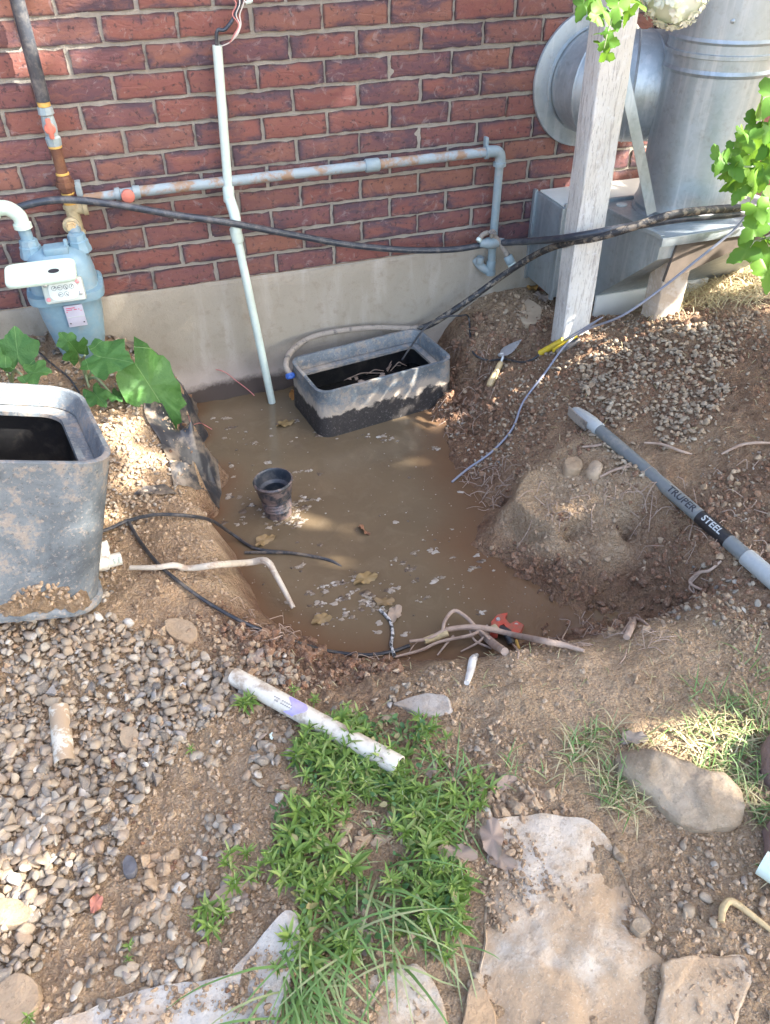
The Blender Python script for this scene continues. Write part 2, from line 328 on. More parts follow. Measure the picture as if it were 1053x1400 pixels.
def mat_stone(name, stops, dusty=.5, bump=.4):
    """rounded pebbles: every stone its own grey, tan or rust tone, dust on top"""
    m, t, b = new_mat(name); nb = NB(t); r = any_rnd(nb); pos = nb.n('ShaderNodeNewGeometry').outputs['Position']
    n1 = nb.noise(pos, 60, 5, .65); n2 = nb.noise(pos, 300, 4, .7)
    c = nb.ramp(r, stops)
    c = nb.mix(nb.val(n1, .42, .6, 0, .65), c, nb.mix(.6, c, (.13, .105, .08))); c = nb.mix(nb.val(n2, .54, .64, 0, .55), c, (.45, .37, .27))
    nz = nb.n('ShaderNodeNewGeometry').outputs['Normal']; sx = nb.n('ShaderNodeSeparateXYZ'); nb.l(nz, sx.inputs[0])
    d = nb.math('MULTIPLY', nb.val(nb.noise(pos, 28, 5, .7), .42, .58), dusty)
    c = nb.mix(d, c, (.36, .26, .165))
    nb.l(c, b.inputs['Base Color']); b.inputs['Roughness'].default_value = .85; b.inputs['Specular IOR Level'].default_value = .3
    nb.l(nb.bump(nb.math('ADD', n1, nb.math('MULTIPLY', n2, .5)), bump, .004), b.inputs['Normal'])
    return m
PEB = [(0, (.36, .29, .21)), (.1, (.19, .16, .13)), (.2, (.42, .345, .25)), (.3, (.25, .175, .115)), (.4, (.34, .305, .25)), (.5, (.12, .108, .098)), (.58, (.45, .385, .30)), (.66, (.25, .235, .225)), (.74, (.31, .215, .145)), (.82, (.38, .32, .245)), (.9, (.165, .13, .095)), (.96, (.55, .50, .43))]
M_PEB = mat_stone('pebble', PEB, .48)
M_PEBB = mat_stone('dusty_pebble', [(0, (.33, .255, .18)), (.2, (.24, .185, .135)), (.35, (.40, .32, .23)), (.5, (.19, .14, .10)), (.65, (.35, .28, .21)), (.8, (.27, .20, .14)), (.92, (.44, .37, .28))], .6)
M_CLOD = mat_stone('clod', [(0, (.34, .22, .135)), (.3, (.45, .32, .20)), (.5, (.27, .17, .10)), (.75, (.50, .37, .25)), (1, (.36, .25, .16))], .2, .6)
M_WETCLOD = mat_stone('moist_clod', [(0, (.185, .085, .046)), (.4, (.235, .118, .066)), (.7, (.12, .058, .034)), (1, (.28, .155, .09))], .05, .6)
def mat_slab(name, base, light, dirt, dirtw=.5):
    m, t, b = new_mat(name); nb = NB(t); pos = nb.n('ShaderNodeNewGeometry').outputs['Position']
    n1 = nb.noise(pos, 6.5, 7, .65, .5); n2 = nb.noise(pos, 30, 6, .7); n3 = nb.noise(pos, 200, 4, .7)
    c = nb.mix(nb.val(n1, .38, .62), base, light); c = nb.mix(nb.val(n2, .55, .72, 0, .4), c, tuple(x * .7 for x in base))
    c = nb.mix(nb.val(nb.math('ADD', nb.math('MULTIPLY', n1, -1), nb.math('MULTIPLY', n2, .5)), -.35, -.12, 0, dirtw), c, dirt)
    n8 = nb.noise(pos, 90, 5, .75); c = nb.mix(nb.val(n8, .54, .64, 0, .55), c, tuple(x * .6 for x in base)); c = nb.mix(nb.val(n3, .56, .66, 0, .5), c, light)
    nb.l(c, b.inputs['Base Color']); b.inputs['Roughness'].default_value = .88
    nb.l(nb.bump(nb.math('ADD', nb.math('ADD', n2, nb.math('MULTIPLY', n1, 1.5)), nb.math('MULTIPLY', n3, .35)), .6, .01), b.inputs['Normal'])
    return m
M_FLAG = mat_slab('flagstone', (.38, .285, .19), (.54, .46, .37), (.41, .285, .175), 1.0)
M_GREYC = mat_slab('grey_concrete', (.36, .325, .28), (.47, .43, .38), (.42, .29, .18), .85)
M_BOULD = mat_slab('boulder', (.31, .235, .15), (.42, .335, .245), (.22, .15, .095), .45)
M_REDST = mat_slab('red_stone', (.22, .135, .115), (.27, .18, .155), (.16, .10, .08), .3)
M_SLATE = mat_slab('slate', (.32, .275, .225), (.40, .35, .30), (.40, .28, .18), .6)

def mat_galv():
    m, t, b = new_mat('galvanised_steel'); nb = NB(t); c, o = rnd_coords(nb)
    v = nb.n('ShaderNodeTexVoronoi'); v.inputs['Scale'].default_value = 90; nb.l(c, v.inputs['Vector'])
    n1 = nb.noise(c, 5, 6, .65, .4); n2 = nb.noise(c, 40, 5, .7)
    mp = nb.n('ShaderNodeMapping'); mp.inputs['Scale'].default_value = (30, 30, 1.5); nb.l(c, mp.inputs['Vector']); n3 = nb.noise(mp.outputs[0], 1.5, 4)
    cc = nb.mix(nb.val(n1, .3, .7), (.29, .34, .36), (.43, .48, .50))
    cc = nb.mix(nb.val(n3, .52, .62, 0, .4), cc, (.58, .60, .60)); cc = nb.mix(nb.math('MULTIPLY', v.outputs['Color'], .30), cc, (.56, .60, .62)); cc = nb.mix(nb.val(n2, .55, .72, 0, .5), cc, (.26, .26, .25))
    nb.l(cc, b.inputs['Base Color']); b.inputs['Metallic'].default_value = .68
    nb.l(nb.val(nb.math('ADD', n1, nb.math('MULTIPLY', v.outputs['Color'], .15)), .3, .8, .36, .6), b.inputs['Roughness'])
    nb.l(nb.bump(nb.math('ADD', n1, nb.math('MULTIPLY', n2, .2)), .12, .01), b.inputs['Normal'])
    return m
M_GALV = mat_galv()
def mat_post():
    m, t, b = new_mat('weathered_white_paint'); nb = NB(t); c, o = rnd_coords(nb)
    mp = nb.n('ShaderNodeMapping'); mp.inputs['Scale'].default_value = (14, 14, 1.6); nb.l(c, mp.inputs['Vector'])
    n1 = nb.noise(mp.outputs[0], 5, 7, .7, .6); n2 = nb.noise(c, 8, 5); n3 = nb.noise(mp.outputs[0], 22, 4, .7)
    cc = nb.mix(nb.val(n2, .3, .7), (.62, .585, .52), (.70, .68, .635)); cc = nb.mix(nb.val(n1, .53, .60, 0, .7), cc, (.40, .36, .33)); cc = nb.mix(nb.val(n3, .57, .64, 0, .7), cc, (.27, .235, .21)); cc = nb.mix(nb.val(nb.noise(c, 60, 5, .7), .56, .66, 0, .5), cc, (.74, .74, .74))
    sx = nb.n('ShaderNodeSeparateXYZ'); nb.l(c, sx.inputs[0])
    cc = nb.mix(nb.val(nb.math('ADD', sx.outputs[2], nb.math('MULTIPLY', n2, .12)), .05, .19, .8, 0), cc, (.40, .30, .21))
    nb.l(cc, b.inputs['Base Color']); b.inputs['Roughness'].default_value = .75
    nb.l(nb.bump(nb.math('ADD', n1, nb.math('MULTIPLY', n3, .5)), .7, .006), b.inputs['Normal'])
    return m
M_POST = mat_post()
def mat_boxplastic(name, mudz=None, mudcol=(.035, .030, .028)):
    """faded black polyethylene with tan dirt; below mudz (world height) a coat of black mud"""
    m, t, b = new_mat(name); nb = NB(t); pos = nb.n('ShaderNodeNewGeometry').outputs['Position']
    n1 = nb.noise(pos, 9, 7, .68, .4); n2 = nb.noise(pos, 45, 6, .72, .2); n3 = nb.noise(pos, 300, 3)
    c = nb.mix(nb.val(n1, .32, .68), (.075, .088, .10), (.20, .23, .25))
    c = nb.mix(nb.val(n2, .55, .74, 0, .55), c, (.055, .06, .066))
    c = nb.mix(nb.val(nb.math('ADD', nb.math('MULTIPLY', n1, .5), nb.math('MULTIPLY', n2, .55)), .53, .585, 0, .6), c, (.33, .265, .205)); c = nb.mix(nb.val(nb.noise(pos, 110, 5, .75), .56, .64, 0, .55), c, (.38, .32, .265)); c = nb.mix(nb.val(nb.noise(pos, 150, 4, .7), .58, .66, 0, .6), c, (.05, .055, .06))
    rough = nb.val(n2, .3, .7, .5, .75); h = nb.math('ADD', n2, nb.math('MULTIPLY', n3, .2)); st = .4
    if mudz is not None:
        sx = nb.n('ShaderNodeSeparateXYZ'); nb.l(pos, sx.inputs[0])
        c = nb.mix(nb.val(nb.math('ADD', sx.outputs[2], nb.math('MULTIPLY', nb.math('SUBTRACT', n1, .5), .22)), mudz + .02, mudz + .045, .9, 0), c, (.40, .33, .26))
        zz = nb.math('ADD', sx.outputs[2], nb.math('MULTIPLY', nb.math('SUBTRACT', n1, .5), .14))
        lines = nb.noise(pos, 120, 4, .8)
        mud = nb.mix(nb.val(lines, .58, .68, 0, .7), mudcol, (.30, .27, .25))
        c = nb.mix(nb.val(zz, mudz, mudz + .008, 1, 0), c, mud)
    nb.l(c, b.inputs['Base Color']); nb.l(rough, b.inputs['Roughness'])
    nb.l(nb.bump(h, st, .006), b.inputs['Normal'])
    return m
M_BOX = mat_boxplastic('dusty_black_plastic'); M_BOXW = mat_boxplastic('muddy_black_plastic', -.352)
M_BLACKP = mat_paint('black_plastic', (.03, .032, .036), .5, (.22, .17, .125), .8, 22, .3, th=(.48, .62))
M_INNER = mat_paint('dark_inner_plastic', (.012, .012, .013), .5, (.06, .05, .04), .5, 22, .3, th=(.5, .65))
M_FIT = mat_paint('stained_white_plastic', (.66, .64, .56), .45, (.36, .27, .19), .7, 30, .1, th=(.5, .62))
M_FABRIC = mat_paint('black_film', (.035, .036, .04), .35, (.24, .19, .14), .85, 12, .3, th=(.5, .62))
M_HOSE = mat_paint('black_polyethylene', (.035, .042, .055), .33, (.22, .20, .18), .5, 30, .1, th=(.5, .7))
M_MUDHOSE = mat_paint('mud_coated_hose', (.03, .03, .032), .55, (.27, .22, .165), .85, 34, .6, th=(.52, .6))
M_DRYMUD = mat_paint('dry_mud_coat', (.30, .255, .21), .9, (.10, .09, .085), .8, 30, .6, th=(.55, .62))
M_PVC = mat_paint('white_plastic', (.60, .69, .61), .38, (.45, .40, .33), .35, 10, .05)
M_PVCD = mat_paint('dirty_white_plastic', (.66, .60, .50), .5, (.30, .21, .14), .8, 20, .2, th=(.5, .62))
M_GASP = mat_paint('grey_blue_paint', (.26, .33, .35), .5, (.42, .36, .30), .5, 16, .15, dirt2=None)
M_GASPR = mat_paint('rusting_grey_paint', (.30, .36, .385), .55, (.30, .16, .07), .85, 13, .3, th=(.5, .6))
M_METER = mat_paint('meter_blue_grey_paint', (.195, .315, .385), .42, (.33, .32, .28), .6, 12, .1)
M_LID = mat_paint('pale_green_plastic', (.56, .68, .575), .4, (.42, .42, .36), .3, 14, .05)
M_INDEX = mat_paint('pale_index_plate', (.52, .58, .54), .45, (.30, .27, .22), .6, 22, .1)
M_DIAL = mat_plain('dial_face', (.68, .74, .72), .35, .05, 40, .02)
M_DARK = mat_plain('dark_print', (.03, .03, .035), .5, .1, 40, .02)
M_PINK = mat_plain('pink_seal', (.72, .30, .32), .5, .1)
M_TAGL = mat_plain('lavender_label', (.50, .49, .58), .45, .08, 30, .02)
M_TAGR = mat_plain('red_print', (.58, .14, .22), .5, .1, 30, .02)
M_RUST = mat_paint('rusty_iron', (.125, .052, .030), .75, (.26, .13, .06), .6, 30, .4)
M_REDH = mat_plain('red_handle_paint', (.55, .17, .12), .5, .15)
M_BRASS = mat_plain('oxidised_brass', (.40, .33, .20), .55, .25)
M_ORNG = mat_plain('thread_tape', (.62, .38, .10), .6, .2)
M_GREYTUBE = mat_paint('grey_painted_tube', (.17, .185, .185), .35, (.40, .34, .27), .45, 16, .06, th=(.55, .68))
M_SLEEVE = mat_paint('grey_plastic_sleeve', (.34, .36, .36), .5, (.42, .38, .32), .5, 18, .1)
M_STEEL = mat_paint('worn_steel', (.50, .50, .49), .3, (.25, .2, .15), .5, 30, .2, metal=.5)
M_BLKBAND = mat_plain('black_band', (.018, .018, .02), .4, .1)
M_SILVER = mat_plain('silver_print', (.46, .48, .47), .4, .1, 40, .02)
M_WOODH = mat_plain('pale_wood', (.52, .38, .20), .5, .2, 40, .2)
M_YEL = mat_paint('yellow_plastic', (.62, .44, .03), .4, (.3, .2, .1), .4, 30, .1)
M_REDTOOL = mat_paint('red_tool_paint', (.46, .07, .045), .4, (.22, .12, .08), .7, 30, .1, th=(.5, .6))
M_WIREG = mat_paint('grey_wire', (.22, .23, .28), .4, (.35, .3, .25), .3, 30, .05)
M_WIREB = mat_paint('black_wire', (.028, .03, .036), .4, (.2, .16, .12), .6, 40, .1)
M_WIREW = mat_plain('white_wire', (.62, .56, .5), .4, .1); M_WIRER = mat_plain('red_wire', (.55, .2, .18), .4, .1)
M_BLUECAP = mat_plain('blue_cap', (.05, .13, .42), .4, .15)
M_ROOT = mat_paint('pale_root_bark', (.40, .29, .22), .8, (.20, .12, .08), .7, 40, .5)
M_STICK = mat_paint('peeled_stick', (.52, .45, .36), .75, (.28, .19, .13), .8, 24, .4, th=(.52, .64))
M_STRAW = mat_plain('dry_straw', (.48, .37, .20), .8, .3)
M_PURPLE = mat_plain('purple_primer', (.40, .34, .62), .5, .15)
M_PANEL = mat_plain('reflection_brown', (.105, .08, .062), .75, .3, 14, .4)  # reflected ground painted as a brown, for the hopper front
M_TIMBER = mat_paint('worn_tan_paint', (.46, .36, .27), .75, (.58, .52, .45), .7, 16, .4, th=(.5, .6))
M_PAVER = mat_plain('tan_paver', (.36, .27, .18), .9, .2, 20, .5)

def mat_leaf(name, stops, veins=False, trans=.35, rough=.5, hue_noise=True):
    m, t, b = new_mat(name); nb = NB(t); r = any_rnd(nb); c = coords(nb); n = nb.noise(c, 30, 4)
    cc = nb.ramp(nb.math('ADD', nb.math('MULTIPLY', r, .85), nb.math('MULTIPLY', n, .15)), stops)
    if veins:
        sx = nb.n('ShaderNodeSeparateXYZ'); nb.l(c, sx.inputs[0])
        a = nb.math('ARCTAN2', sx.outputs[1], sx.outputs[0])
        s = nb.math('ABSOLUTE', nb.math('SINE', nb.math('MULTIPLY', a, 3.5)))
        rr = nb.math('SQRT', nb.math('ADD', nb.math('MULTIPLY', sx.outputs[0], sx.outputs[0]), nb.math('MULTIPLY', sx.outputs[1], sx.outputs[1])))
        v = nb.val(nb.math('MULTIPLY', s, rr), .008, .028, .7, 0)
        cc = nb.mix(v, cc, (.30, .46, .19)); n6 = nb.noise(c, 7, 5); cc = nb.mix(nb.val(n6, .4, .7, 0, .5), cc, (.025, .10, .022))
        n2 = nb.noise(c, 24, 4)
        nb.l(nb.bump(nb.math('ADD', n2, nb.math('MULTIPLY', v, -1)), .6, .006), b.inputs['Normal'])
    nb.l(cc, b.inputs['Base Color']); b.inputs['Roughness'].default_value = rough; b.inputs['Specular IOR Level'].default_value = .35
    if trans:
        tr = nb.n('ShaderNodeBsdfTranslucent'); nb.l(nb.mix(.5, cc, (.22, .36, .03)), tr.inputs['Color'])
        ms = nb.n('ShaderNodeMixShader'); ms.inputs[0].default_value = trans
        nb.l(b.outputs[0], ms.inputs[1]); nb.l(tr.outputs[0], ms.inputs[2])
        nb.l(ms.outputs[0], t.nodes['Material Output'].inputs['Surface'])
    return m
M_WEED = mat_leaf('weed_leaf', [(0, (.085, .155, .03)), (.3, (.135, .225, .045)), (.6, (.19, .29, .06)), (.85, (.26, .33, .10)), (1, (.36, .33, .15))], trans=.25)
M_GRASS = mat_leaf('grass_blade', [(0, (.10, .19, .05)), (.4, (.15, .26, .08)), (.7, (.22, .31, .12)), (1, (.38, .36, .2))], trans=.2)
M_DRYGR = mat_leaf('dry_grass_blade', [(0, (.40, .32, .17)), (.5, (.50, .42, .25)), (.8, (.33, .30, .15)), (1, (.2, .24, .09))], trans=.15)
M_STRAWB = mat_leaf('sun_painted_straw', [(0, (.58, .47, .26)), (.6, (.68, .57, .36)), (1, (.50, .42, .22))], trans=.15)  # sunlight on the back-right strip painted into a paler straw
M_BUSH = mat_leaf('bush_leaf', [(0, (.06, .16, .02)), (.5, (.10, .24, .03)), (1, (.18, .34, .04))], trans=.42)
M_MALLOW = mat_leaf('mallow_leaf', [(0, (.045, .135, .035)), (.5, (.07, .18, .045)), (1, (.11, .24, .06))], veins=True, trans=.2)
M_STEM = mat_plain('green_stem', (.26, .32, .17), .6, .2)
M_TWIG = mat_plain('twig_bark', (.20, .14, .09), .8, .2)
M_TRUNK = mat_plain('trunk_bark', (.14, .10, .07), .9, .3, 20, .8)
M_FLOWER = mat_leaf('flower_petal', [(0, (.78, .80, .70)), (1, (.86, .86, .80))], trans=.25)
M_DEADL = mat_leaf('dead_leaf', [(0, (.42, .33, .23)), (.35, (.36, .27, .20)), (.7, (.30, .22, .175)), (1, (.47, .38, .27))], trans=.12, rough=.75)
M_YLEAF = mat_leaf('yellow_dead_leaf', [(0, (.26, .175, .075)), (1, (.22, .145, .075))], trans=.12, rough=.5)
M_REDLEAF = mat_leaf('reddish_dead_leaf', [(0, (.42, .16, .11)), (1, (.40, .18, .12))], trans=.1, rough=.6)
M_FOAM = mat_stone('foam_scum', [(0, (.16, .12, .085)), (.4, (.27, .22, .17)), (.75, (.36, .31, .26)), (1, (.50, .46, .41))], .1, .7)
M_SCUMD = mat_plain('wet_leaf_scum', (.10, .07, .05), .4, .5, 90, .6)

# ------------------------------------------------------------------ mesh helpers
class MB:
    def __init__(s): s.v = []; s.f = []; s.n = 0
    def add(s, v, f):
        v = np.asarray(v, float).reshape(-1, 3); s.v.append(v); k = s.n
        s.f.extend([tuple(int(i) + k for i in q) for q in f]); s.n += len(v); return s
    def box(s, c, size, rot=None, bev=0.0):
        c = np.asarray(c, float); h = np.asarray(size, float) / 2
        if bev <= 0:
            v = np.array([[x, y, z] for x in (-1, 1) for y in (-1, 1) for z in (-1, 1)]) * h
            f = [(0, 1, 3, 2), (4, 6, 7, 5), (0, 4, 5, 1), (2, 3, 7, 6), (0, 2, 6, 4), (1, 5, 7, 3)]
        else:
            bm = bmesh.new(); bmesh.ops.create_cube(bm, size=1.0)
            bmesh.ops.scale(bm, vec=tuple(h * 2), verts=bm.verts)
            bmesh.ops.bevel(bm, geom=list(bm.edges), offset=bev, segments=2, affect='EDGES', profile=.6)
            bm.verts.index_update(); v = np.array([x.co[:] for x in bm.verts]); f = [tuple(y.index for y in q.verts) for q in bm.faces]; bm.free()
        if rot is not None: v = v @ np.asarray(rot).T
        return s.add(v + c, f)
    def tube(s, pts, r, seg=10, cap=True, smooth=True, sub=6):
        P = np.asarray(pts, float); rr = np.full(len(P), r, float) if np.isscalar(r) else np.asarray(r, float)
        if smooth and len(P) > 2:
            Q = []; Rr = []
            E = np.vstack([2 * P[0] - P[1], P, 2 * P[-1] - P[-2]]); er = np.concatenate([[rr[0]], rr, [rr[-1]]])
            for i in range(1, len(E) - 2):
                for k in range(sub):
                    t = k / sub
                    Q.append(.5 * ((2 * E[i]) + (E[i + 1] - E[i - 1]) * t + (2 * E[i - 1] - 5 * E[i] + 4 * E[i + 1] - E[i + 2]) * t * t + (3 * E[i] - E[i - 1] - 3 * E[i + 1] + E[i + 2]) * t ** 3))
                    Rr.append(er[i] * (1 - t) + er[i + 1] * t)
            Q.append(P[-1]); Rr.append(rr[-1]); P = np.array(Q); rr = np.array(Rr)
        T = np.gradient(P, axis=0); T /= np.linalg.norm(T, axis=1)[:, None] + 1e-12
        up = np.array([0, 0, 1.0]) if abs(T[0][2]) < .9 else np.array([1.0, 0, 0])
        N = np.cross(T[0], up); N /= np.linalg.norm(N); V = []
        for i in range(len(P)):
            N = N - T[i] * (N @ T[i]); N /= np.linalg.norm(N) + 1e-12; B = np.cross(T[i], N)
            a = np.arange(seg) * 2 * math.pi / seg
            V.append(P[i] + rr[i] * (np.cos(a)[:, None] * N + np.sin(a)[:, None] * B))
        return s.loft(V, cap)
    def loft(s, rings, cap=True, closed=True, caps=None):
        seg = len(rings[0]); V = np.vstack(rings); f = []
        for i in range(len(rings) - 1):
            for k in range(seg if closed else seg - 1):
                k2 = (k + 1) % seg
                f.append((i * seg + k, i * seg + k2, (i + 1) * seg + k2, (i + 1) * seg + k))
        c0, c1 = caps if caps else (cap, cap)
        if c0: f.append(tuple(range(seg - 1, -1, -1)))
        if c1: f.append(tuple((len(rings) - 1) * seg + k for k in range(seg)))
        return s.add(V, f)
    def lathe(s, c, axis, prof, seg=24, caps=(True, True)):
        """prof: list of (distance along axis, radius)"""
        a = np.asarray(axis, float); a /= np.linalg.norm(a); u = np.cross(a, (0, 0, 1.0) if abs(a[2]) < .9 else (1.0, 0, 0)); u /= np.linalg.norm(u); v = np.cross(a, u)
        t = np.arange(seg) * 2 * math.pi / seg; ring = np.cos(t)[:, None] * u + np.sin(t)[:, None] * v
        return s.loft([np.asarray(c) + a * d + ring * max(r, 1e-5) for d, r in prof], True, True, caps)
    def strap(s, pts, width, thick, nrm):
        P = np.asarray(pts, float); n = np.asarray(nrm, float); n /= np.linalg.norm(n); rings = []
        T = np.gradient(P, axis=0)
        for i in range(len(P)):
            t = T[i] / np.linalg.norm(T[i]); wv = np.cross(t, n); wv /= np.linalg.norm(wv)
            rings.append(np.array([P[i] + wv * width / 2 + n * thick / 2, P[i] - wv * width / 2 + n * thick / 2, P[i] - wv * width / 2 - n * thick / 2, P[i] + wv * width / 2 - n * thick / 2]))
        return s.loft(rings)
    def mesh(s, name, mat, off=(0, 0, 0), smooth=True, ang=40):
        V = np.vstack(s.v) - np.asarray(off)
        me = bpy.data.meshes.new(name); me.from_pydata(V.tolist(), [], s.f); me.materials.append(mat); me.update()
        bm = bmesh.new(); bm.from_mesh(me); bmesh.ops.recalc_face_normals(bm, faces=bm.faces); bm.to_mesh(me); bm.free()
        if smooth:
            me.polygons.foreach_set('use_smooth', [True] * len(me.polygons))
            try: me.set_sharp_from_angle(angle=math.radians(ang))
            except Exception: pass
        return me
def tag(o, label=None, cat=None, group=None, kind=None):
    if label: o['label'] = label
    if cat: o['category'] = cat
    if group: o['group'] = group
    if kind: o['kind'] = kind
    return o
def thing(name, label, cat, loc=(0, 0, 0), group=None):
    o = bpy.data.objects.new(name, None); COL.objects.link(o); o.location = tuple(map(float, loc)); o.empty_display_size = .05
    return tag(o, label, cat, group)
def part(name, mb, mat, root, label=None, smooth=True, ang=40, loc=None):
    base = np.array(root['_o']) if '_o' in root else np.array(root.location)
    me = mb.mesh(name, mat, base, smooth, ang)
    o = bpy.data.objects.new(name, me); COL.objects.link(o); o.parent = root
    o['_o'] = list(map(float, base))
    if label: o['label'] = label
    return o
def single(name, mb, mat, label=None, cat=None, group=None, kind=None, smooth=True, ang=40):
    V = np.vstack(mb.v); c = V.mean(0); c[2] = V[:, 2].min()
    o = bpy.data.objects.new(name, mb.mesh(name, mat, c, smooth, ang)); COL.objects.link(o); o.location = c
    return tag(o, label, cat, group, kind)
def fast_mesh(name, V, faces, mat, smooth=True):
    """triangles or quads of one size, straight from arrays"""
    V = np.ascontiguousarray(V, np.float32); Fc = np.ascontiguousarray(faces, np.int32); k = Fc.shape[1]
    me = bpy.data.meshes.new(name); me.vertices.add(len(V)); me.vertices.foreach_set('co', V.ravel())
    me.loops.add(Fc.size); me.loops.foreach_set('vertex_index', Fc.ravel())
    me.polygons.add(len(Fc)); me.polygons.foreach_set('loop_start', np.arange(0, Fc.size, k, dtype=np.int32))
    try: me.polygons.foreach_set('loop_total', np.full(len(Fc), k, np.int32))
    except Exception: pass
    me.update(calc_edges=True); me.validate()
    me.polygons.foreach_set('use_smooth', np.full(len(Fc), smooth)); me.materials.append(mat)
    return me
def obj(name, me, **kw):
    o = bpy.data.objects.new(name, me); COL.objects.link(o); return tag(o, **kw)
def rotz(a): c, s = math.cos(a), math.sin(a); return np.array([[c, -s, 0], [s, c, 0], [0, 0, 1.0]])
def rand_rot(n, tilt=.4, rg=rng):
    a = rg.uniform(0, 2 * math.pi, n); u = rg.normal(0, tilt, n); v = rg.normal(0, tilt, n)
    Z = np.zeros((n, 3, 3)); ca, sa = np.cos(a), np.sin(a); cu, su = np.cos(u), np.sin(u); cv, sv = np.cos(v), np.sin(v)
    Rz = np.zeros((n, 3, 3)); Rz[:, 0, 0] = ca; Rz[:, 0, 1] = -sa; Rz[:, 1, 0] = sa; Rz[:, 1, 1] = ca; Rz[:, 2, 2] = 1
    Rx = np.zeros((n, 3, 3)); Rx[:, 0, 0] = 1; Rx[:, 1, 1] = cu; Rx[:, 1, 2] = -su; Rx[:, 2, 1] = su; Rx[:, 2, 2] = cu
    Ry = np.zeros((n, 3, 3)); Ry[:, 1, 1] = 1; Ry[:, 0, 0] = cv; Ry[:, 0, 2] = sv; Ry[:, 2, 0] = -sv; Ry[:, 2, 2] = cv
    return Rx @ Ry @ Rz
def scatter(base_list, pos, scale, rot):
    """copies of small meshes (V,F) merged into one array"""
    Vs = []; Fs = []; k = 0
    pick = rng.integers(0, len(base_list), len(pos))
    for bi, (bv, bf) in enumerate(base_list):
        idx = np.where(pick == bi)[0]
        if not len(idx): continue
        V = (bv[None] * scale[idx][:, None, :]) @ np.transpose(rot[idx], (0, 2, 1)) + pos[idx][:, None, :]
        Fc = bf[None] + (np.arange(len(idx)) * len(bv))[:, None, None] + k
        Vs.append(V.reshape(-1, 3)); Fs.append(Fc.reshape(-1, bf.shape[1])); k += len(idx) * len(bv)
    return np.vstack(Vs), np.vstack(Fs)
def ico(sub):
    bm = bmesh.new(); bmesh.ops.create_icosphere(bm, subdivisions=sub, radius=1); bm.verts.index_update()
    v = np.array([x.co[:] for x in bm.verts]); f = np.array([[y.index for y in q.verts] for q in bm.faces]); bm.free(); return v, f
def stone_mesh(sub, seed, rough=.18, boxy=.25):
    v, f = ico(sub); g = np.random.default_rng(seed)
    for k in range(3):
        d = g.normal(size=3); d /= np.linalg.norm(d); v = v * (1 + rough * np.sin(2.1 * (v @ d) + g.uniform(0, 6)))[:, None]
    for k in range(7):
        d = g.normal(size=3); d /= np.linalg.norm(d); h = v @ d; lim = g.uniform(.5, .88)
        v = v - np.clip(h - lim, 0, None)[:, None] * d * (.6 + boxy)
    return v, f
def clod_mesh(seed):
    v, f = stone_mesh(3, seed, .25, .5); g = np.random.default_rng(seed); r = np.ones(len(v))
    for k in range(14):
        d = g.normal(size=3) * g.uniform(3, 9); r += .045 * np.sin(v @ d + g.uniform(0, 6))
    return v * r[:, None], f
def in_poly(px, py, poly):
    poly = np.asarray(poly, float); x0, y0 = poly[:, 0], poly[:, 1]; x1, y1 = np.roll(x0, -1), np.roll(y0, -1)
    px = px[:, None]; py = py[:, None]
    c = ((y0 > py) != (y1 > py)) & (px < (x1 - x0) * (py - y0) / (y1 - y0 + 1e-9) + x0)
    return c.sum(1) % 2 == 1

# ------------------------------------------------------------------ ground
def axis(lo, hi, step, far_lo, far_hi):
    mid = np.arange(lo, hi + 1e-6, step); a = [lo]; s = step
    while a[-1] > far_lo: s *= 1.25; a.append(a[-1] - s)
    b = [mid[-1]]; s = step
    while b[-1] < far_hi: s *= 1.25; b.append(b[-1] + s)
    return np.concatenate([np.array(a[:0:-1]), mid, np.array(b[1:])])
gx = axis(-1.3, 1.55, .0062, -60, 60); gy = axis(-2.4, .03, .0062, -60, 40)
GX, GY = np.meshgrid(gx, gy); GZ, GM = ground_full(GX, GY)
nx, ny = len(gx), len(gy)
ii = np.arange(nx * ny).reshape(ny, nx)
Fq = np.stack([ii[:-1, :-1], ii[:-1, 1:], ii[1:, 1:], ii[1:, :-1]], -1).reshape(-1, 4)
me = fast_mesh('ground', np.stack([GX, GY, GZ], -1).reshape(-1, 3), Fq, M_SOIL)
at = me.attributes.new('moist', 'FLOAT', 'POINT'); at.data.foreach_set('value', GM.ravel().astype(np.float32))
obj('ground', me, kind='structure')

# water in the pit
wx = np.linspace(-.9, .75, 120); wy = np.linspace(-1.62, .02, 120); WX, WY = np.meshgrid(wx, wy)
ok = gh(WX, WY) < WATER + .05
ii = np.arange(120 * 120).reshape(120, 120); Fq = np.stack([ii[:-1, :-1], ii[:-1, 1:], ii[1:, 1:], ii[1:, :-1]], -1)
keep = (ok[:-1, :-1] | ok[1:, 1:] | ok[1:, :-1] | ok[:-1, 1:])
me = fast_mesh('water', np.stack([WX, WY, np.full_like(WX, WATER)], -1).reshape(-1, 3), Fq[keep], M_WATER)
depth = WATER - gh(WX, WY)
red = np.clip(1.2 - depth / .075, 0, 1)
at = me.attributes.new('red', 'FLOAT', 'POINT'); at.data.foreach_set('value', red.ravel().astype(np.float32))
obj('water', me, kind='structure')

# ------------------------------------------------------------------ house wall: mortar bed, bricks, concrete foundation
MOD, CRS = .203, .0698
wall = thing('house_wall', 'red and purple brick house wall on a tan concrete foundation', 'wall', (0, 0, 0))
XL, XR, TOP = -5.0, 5.0, 42
mb = MB(); mb.box((0, .1062, TOP * CRS / 2 + .002), (XR - XL, .2, TOP * CRS)); part('mortar_bed', mb, M_MORTAR, wall, smooth=False)
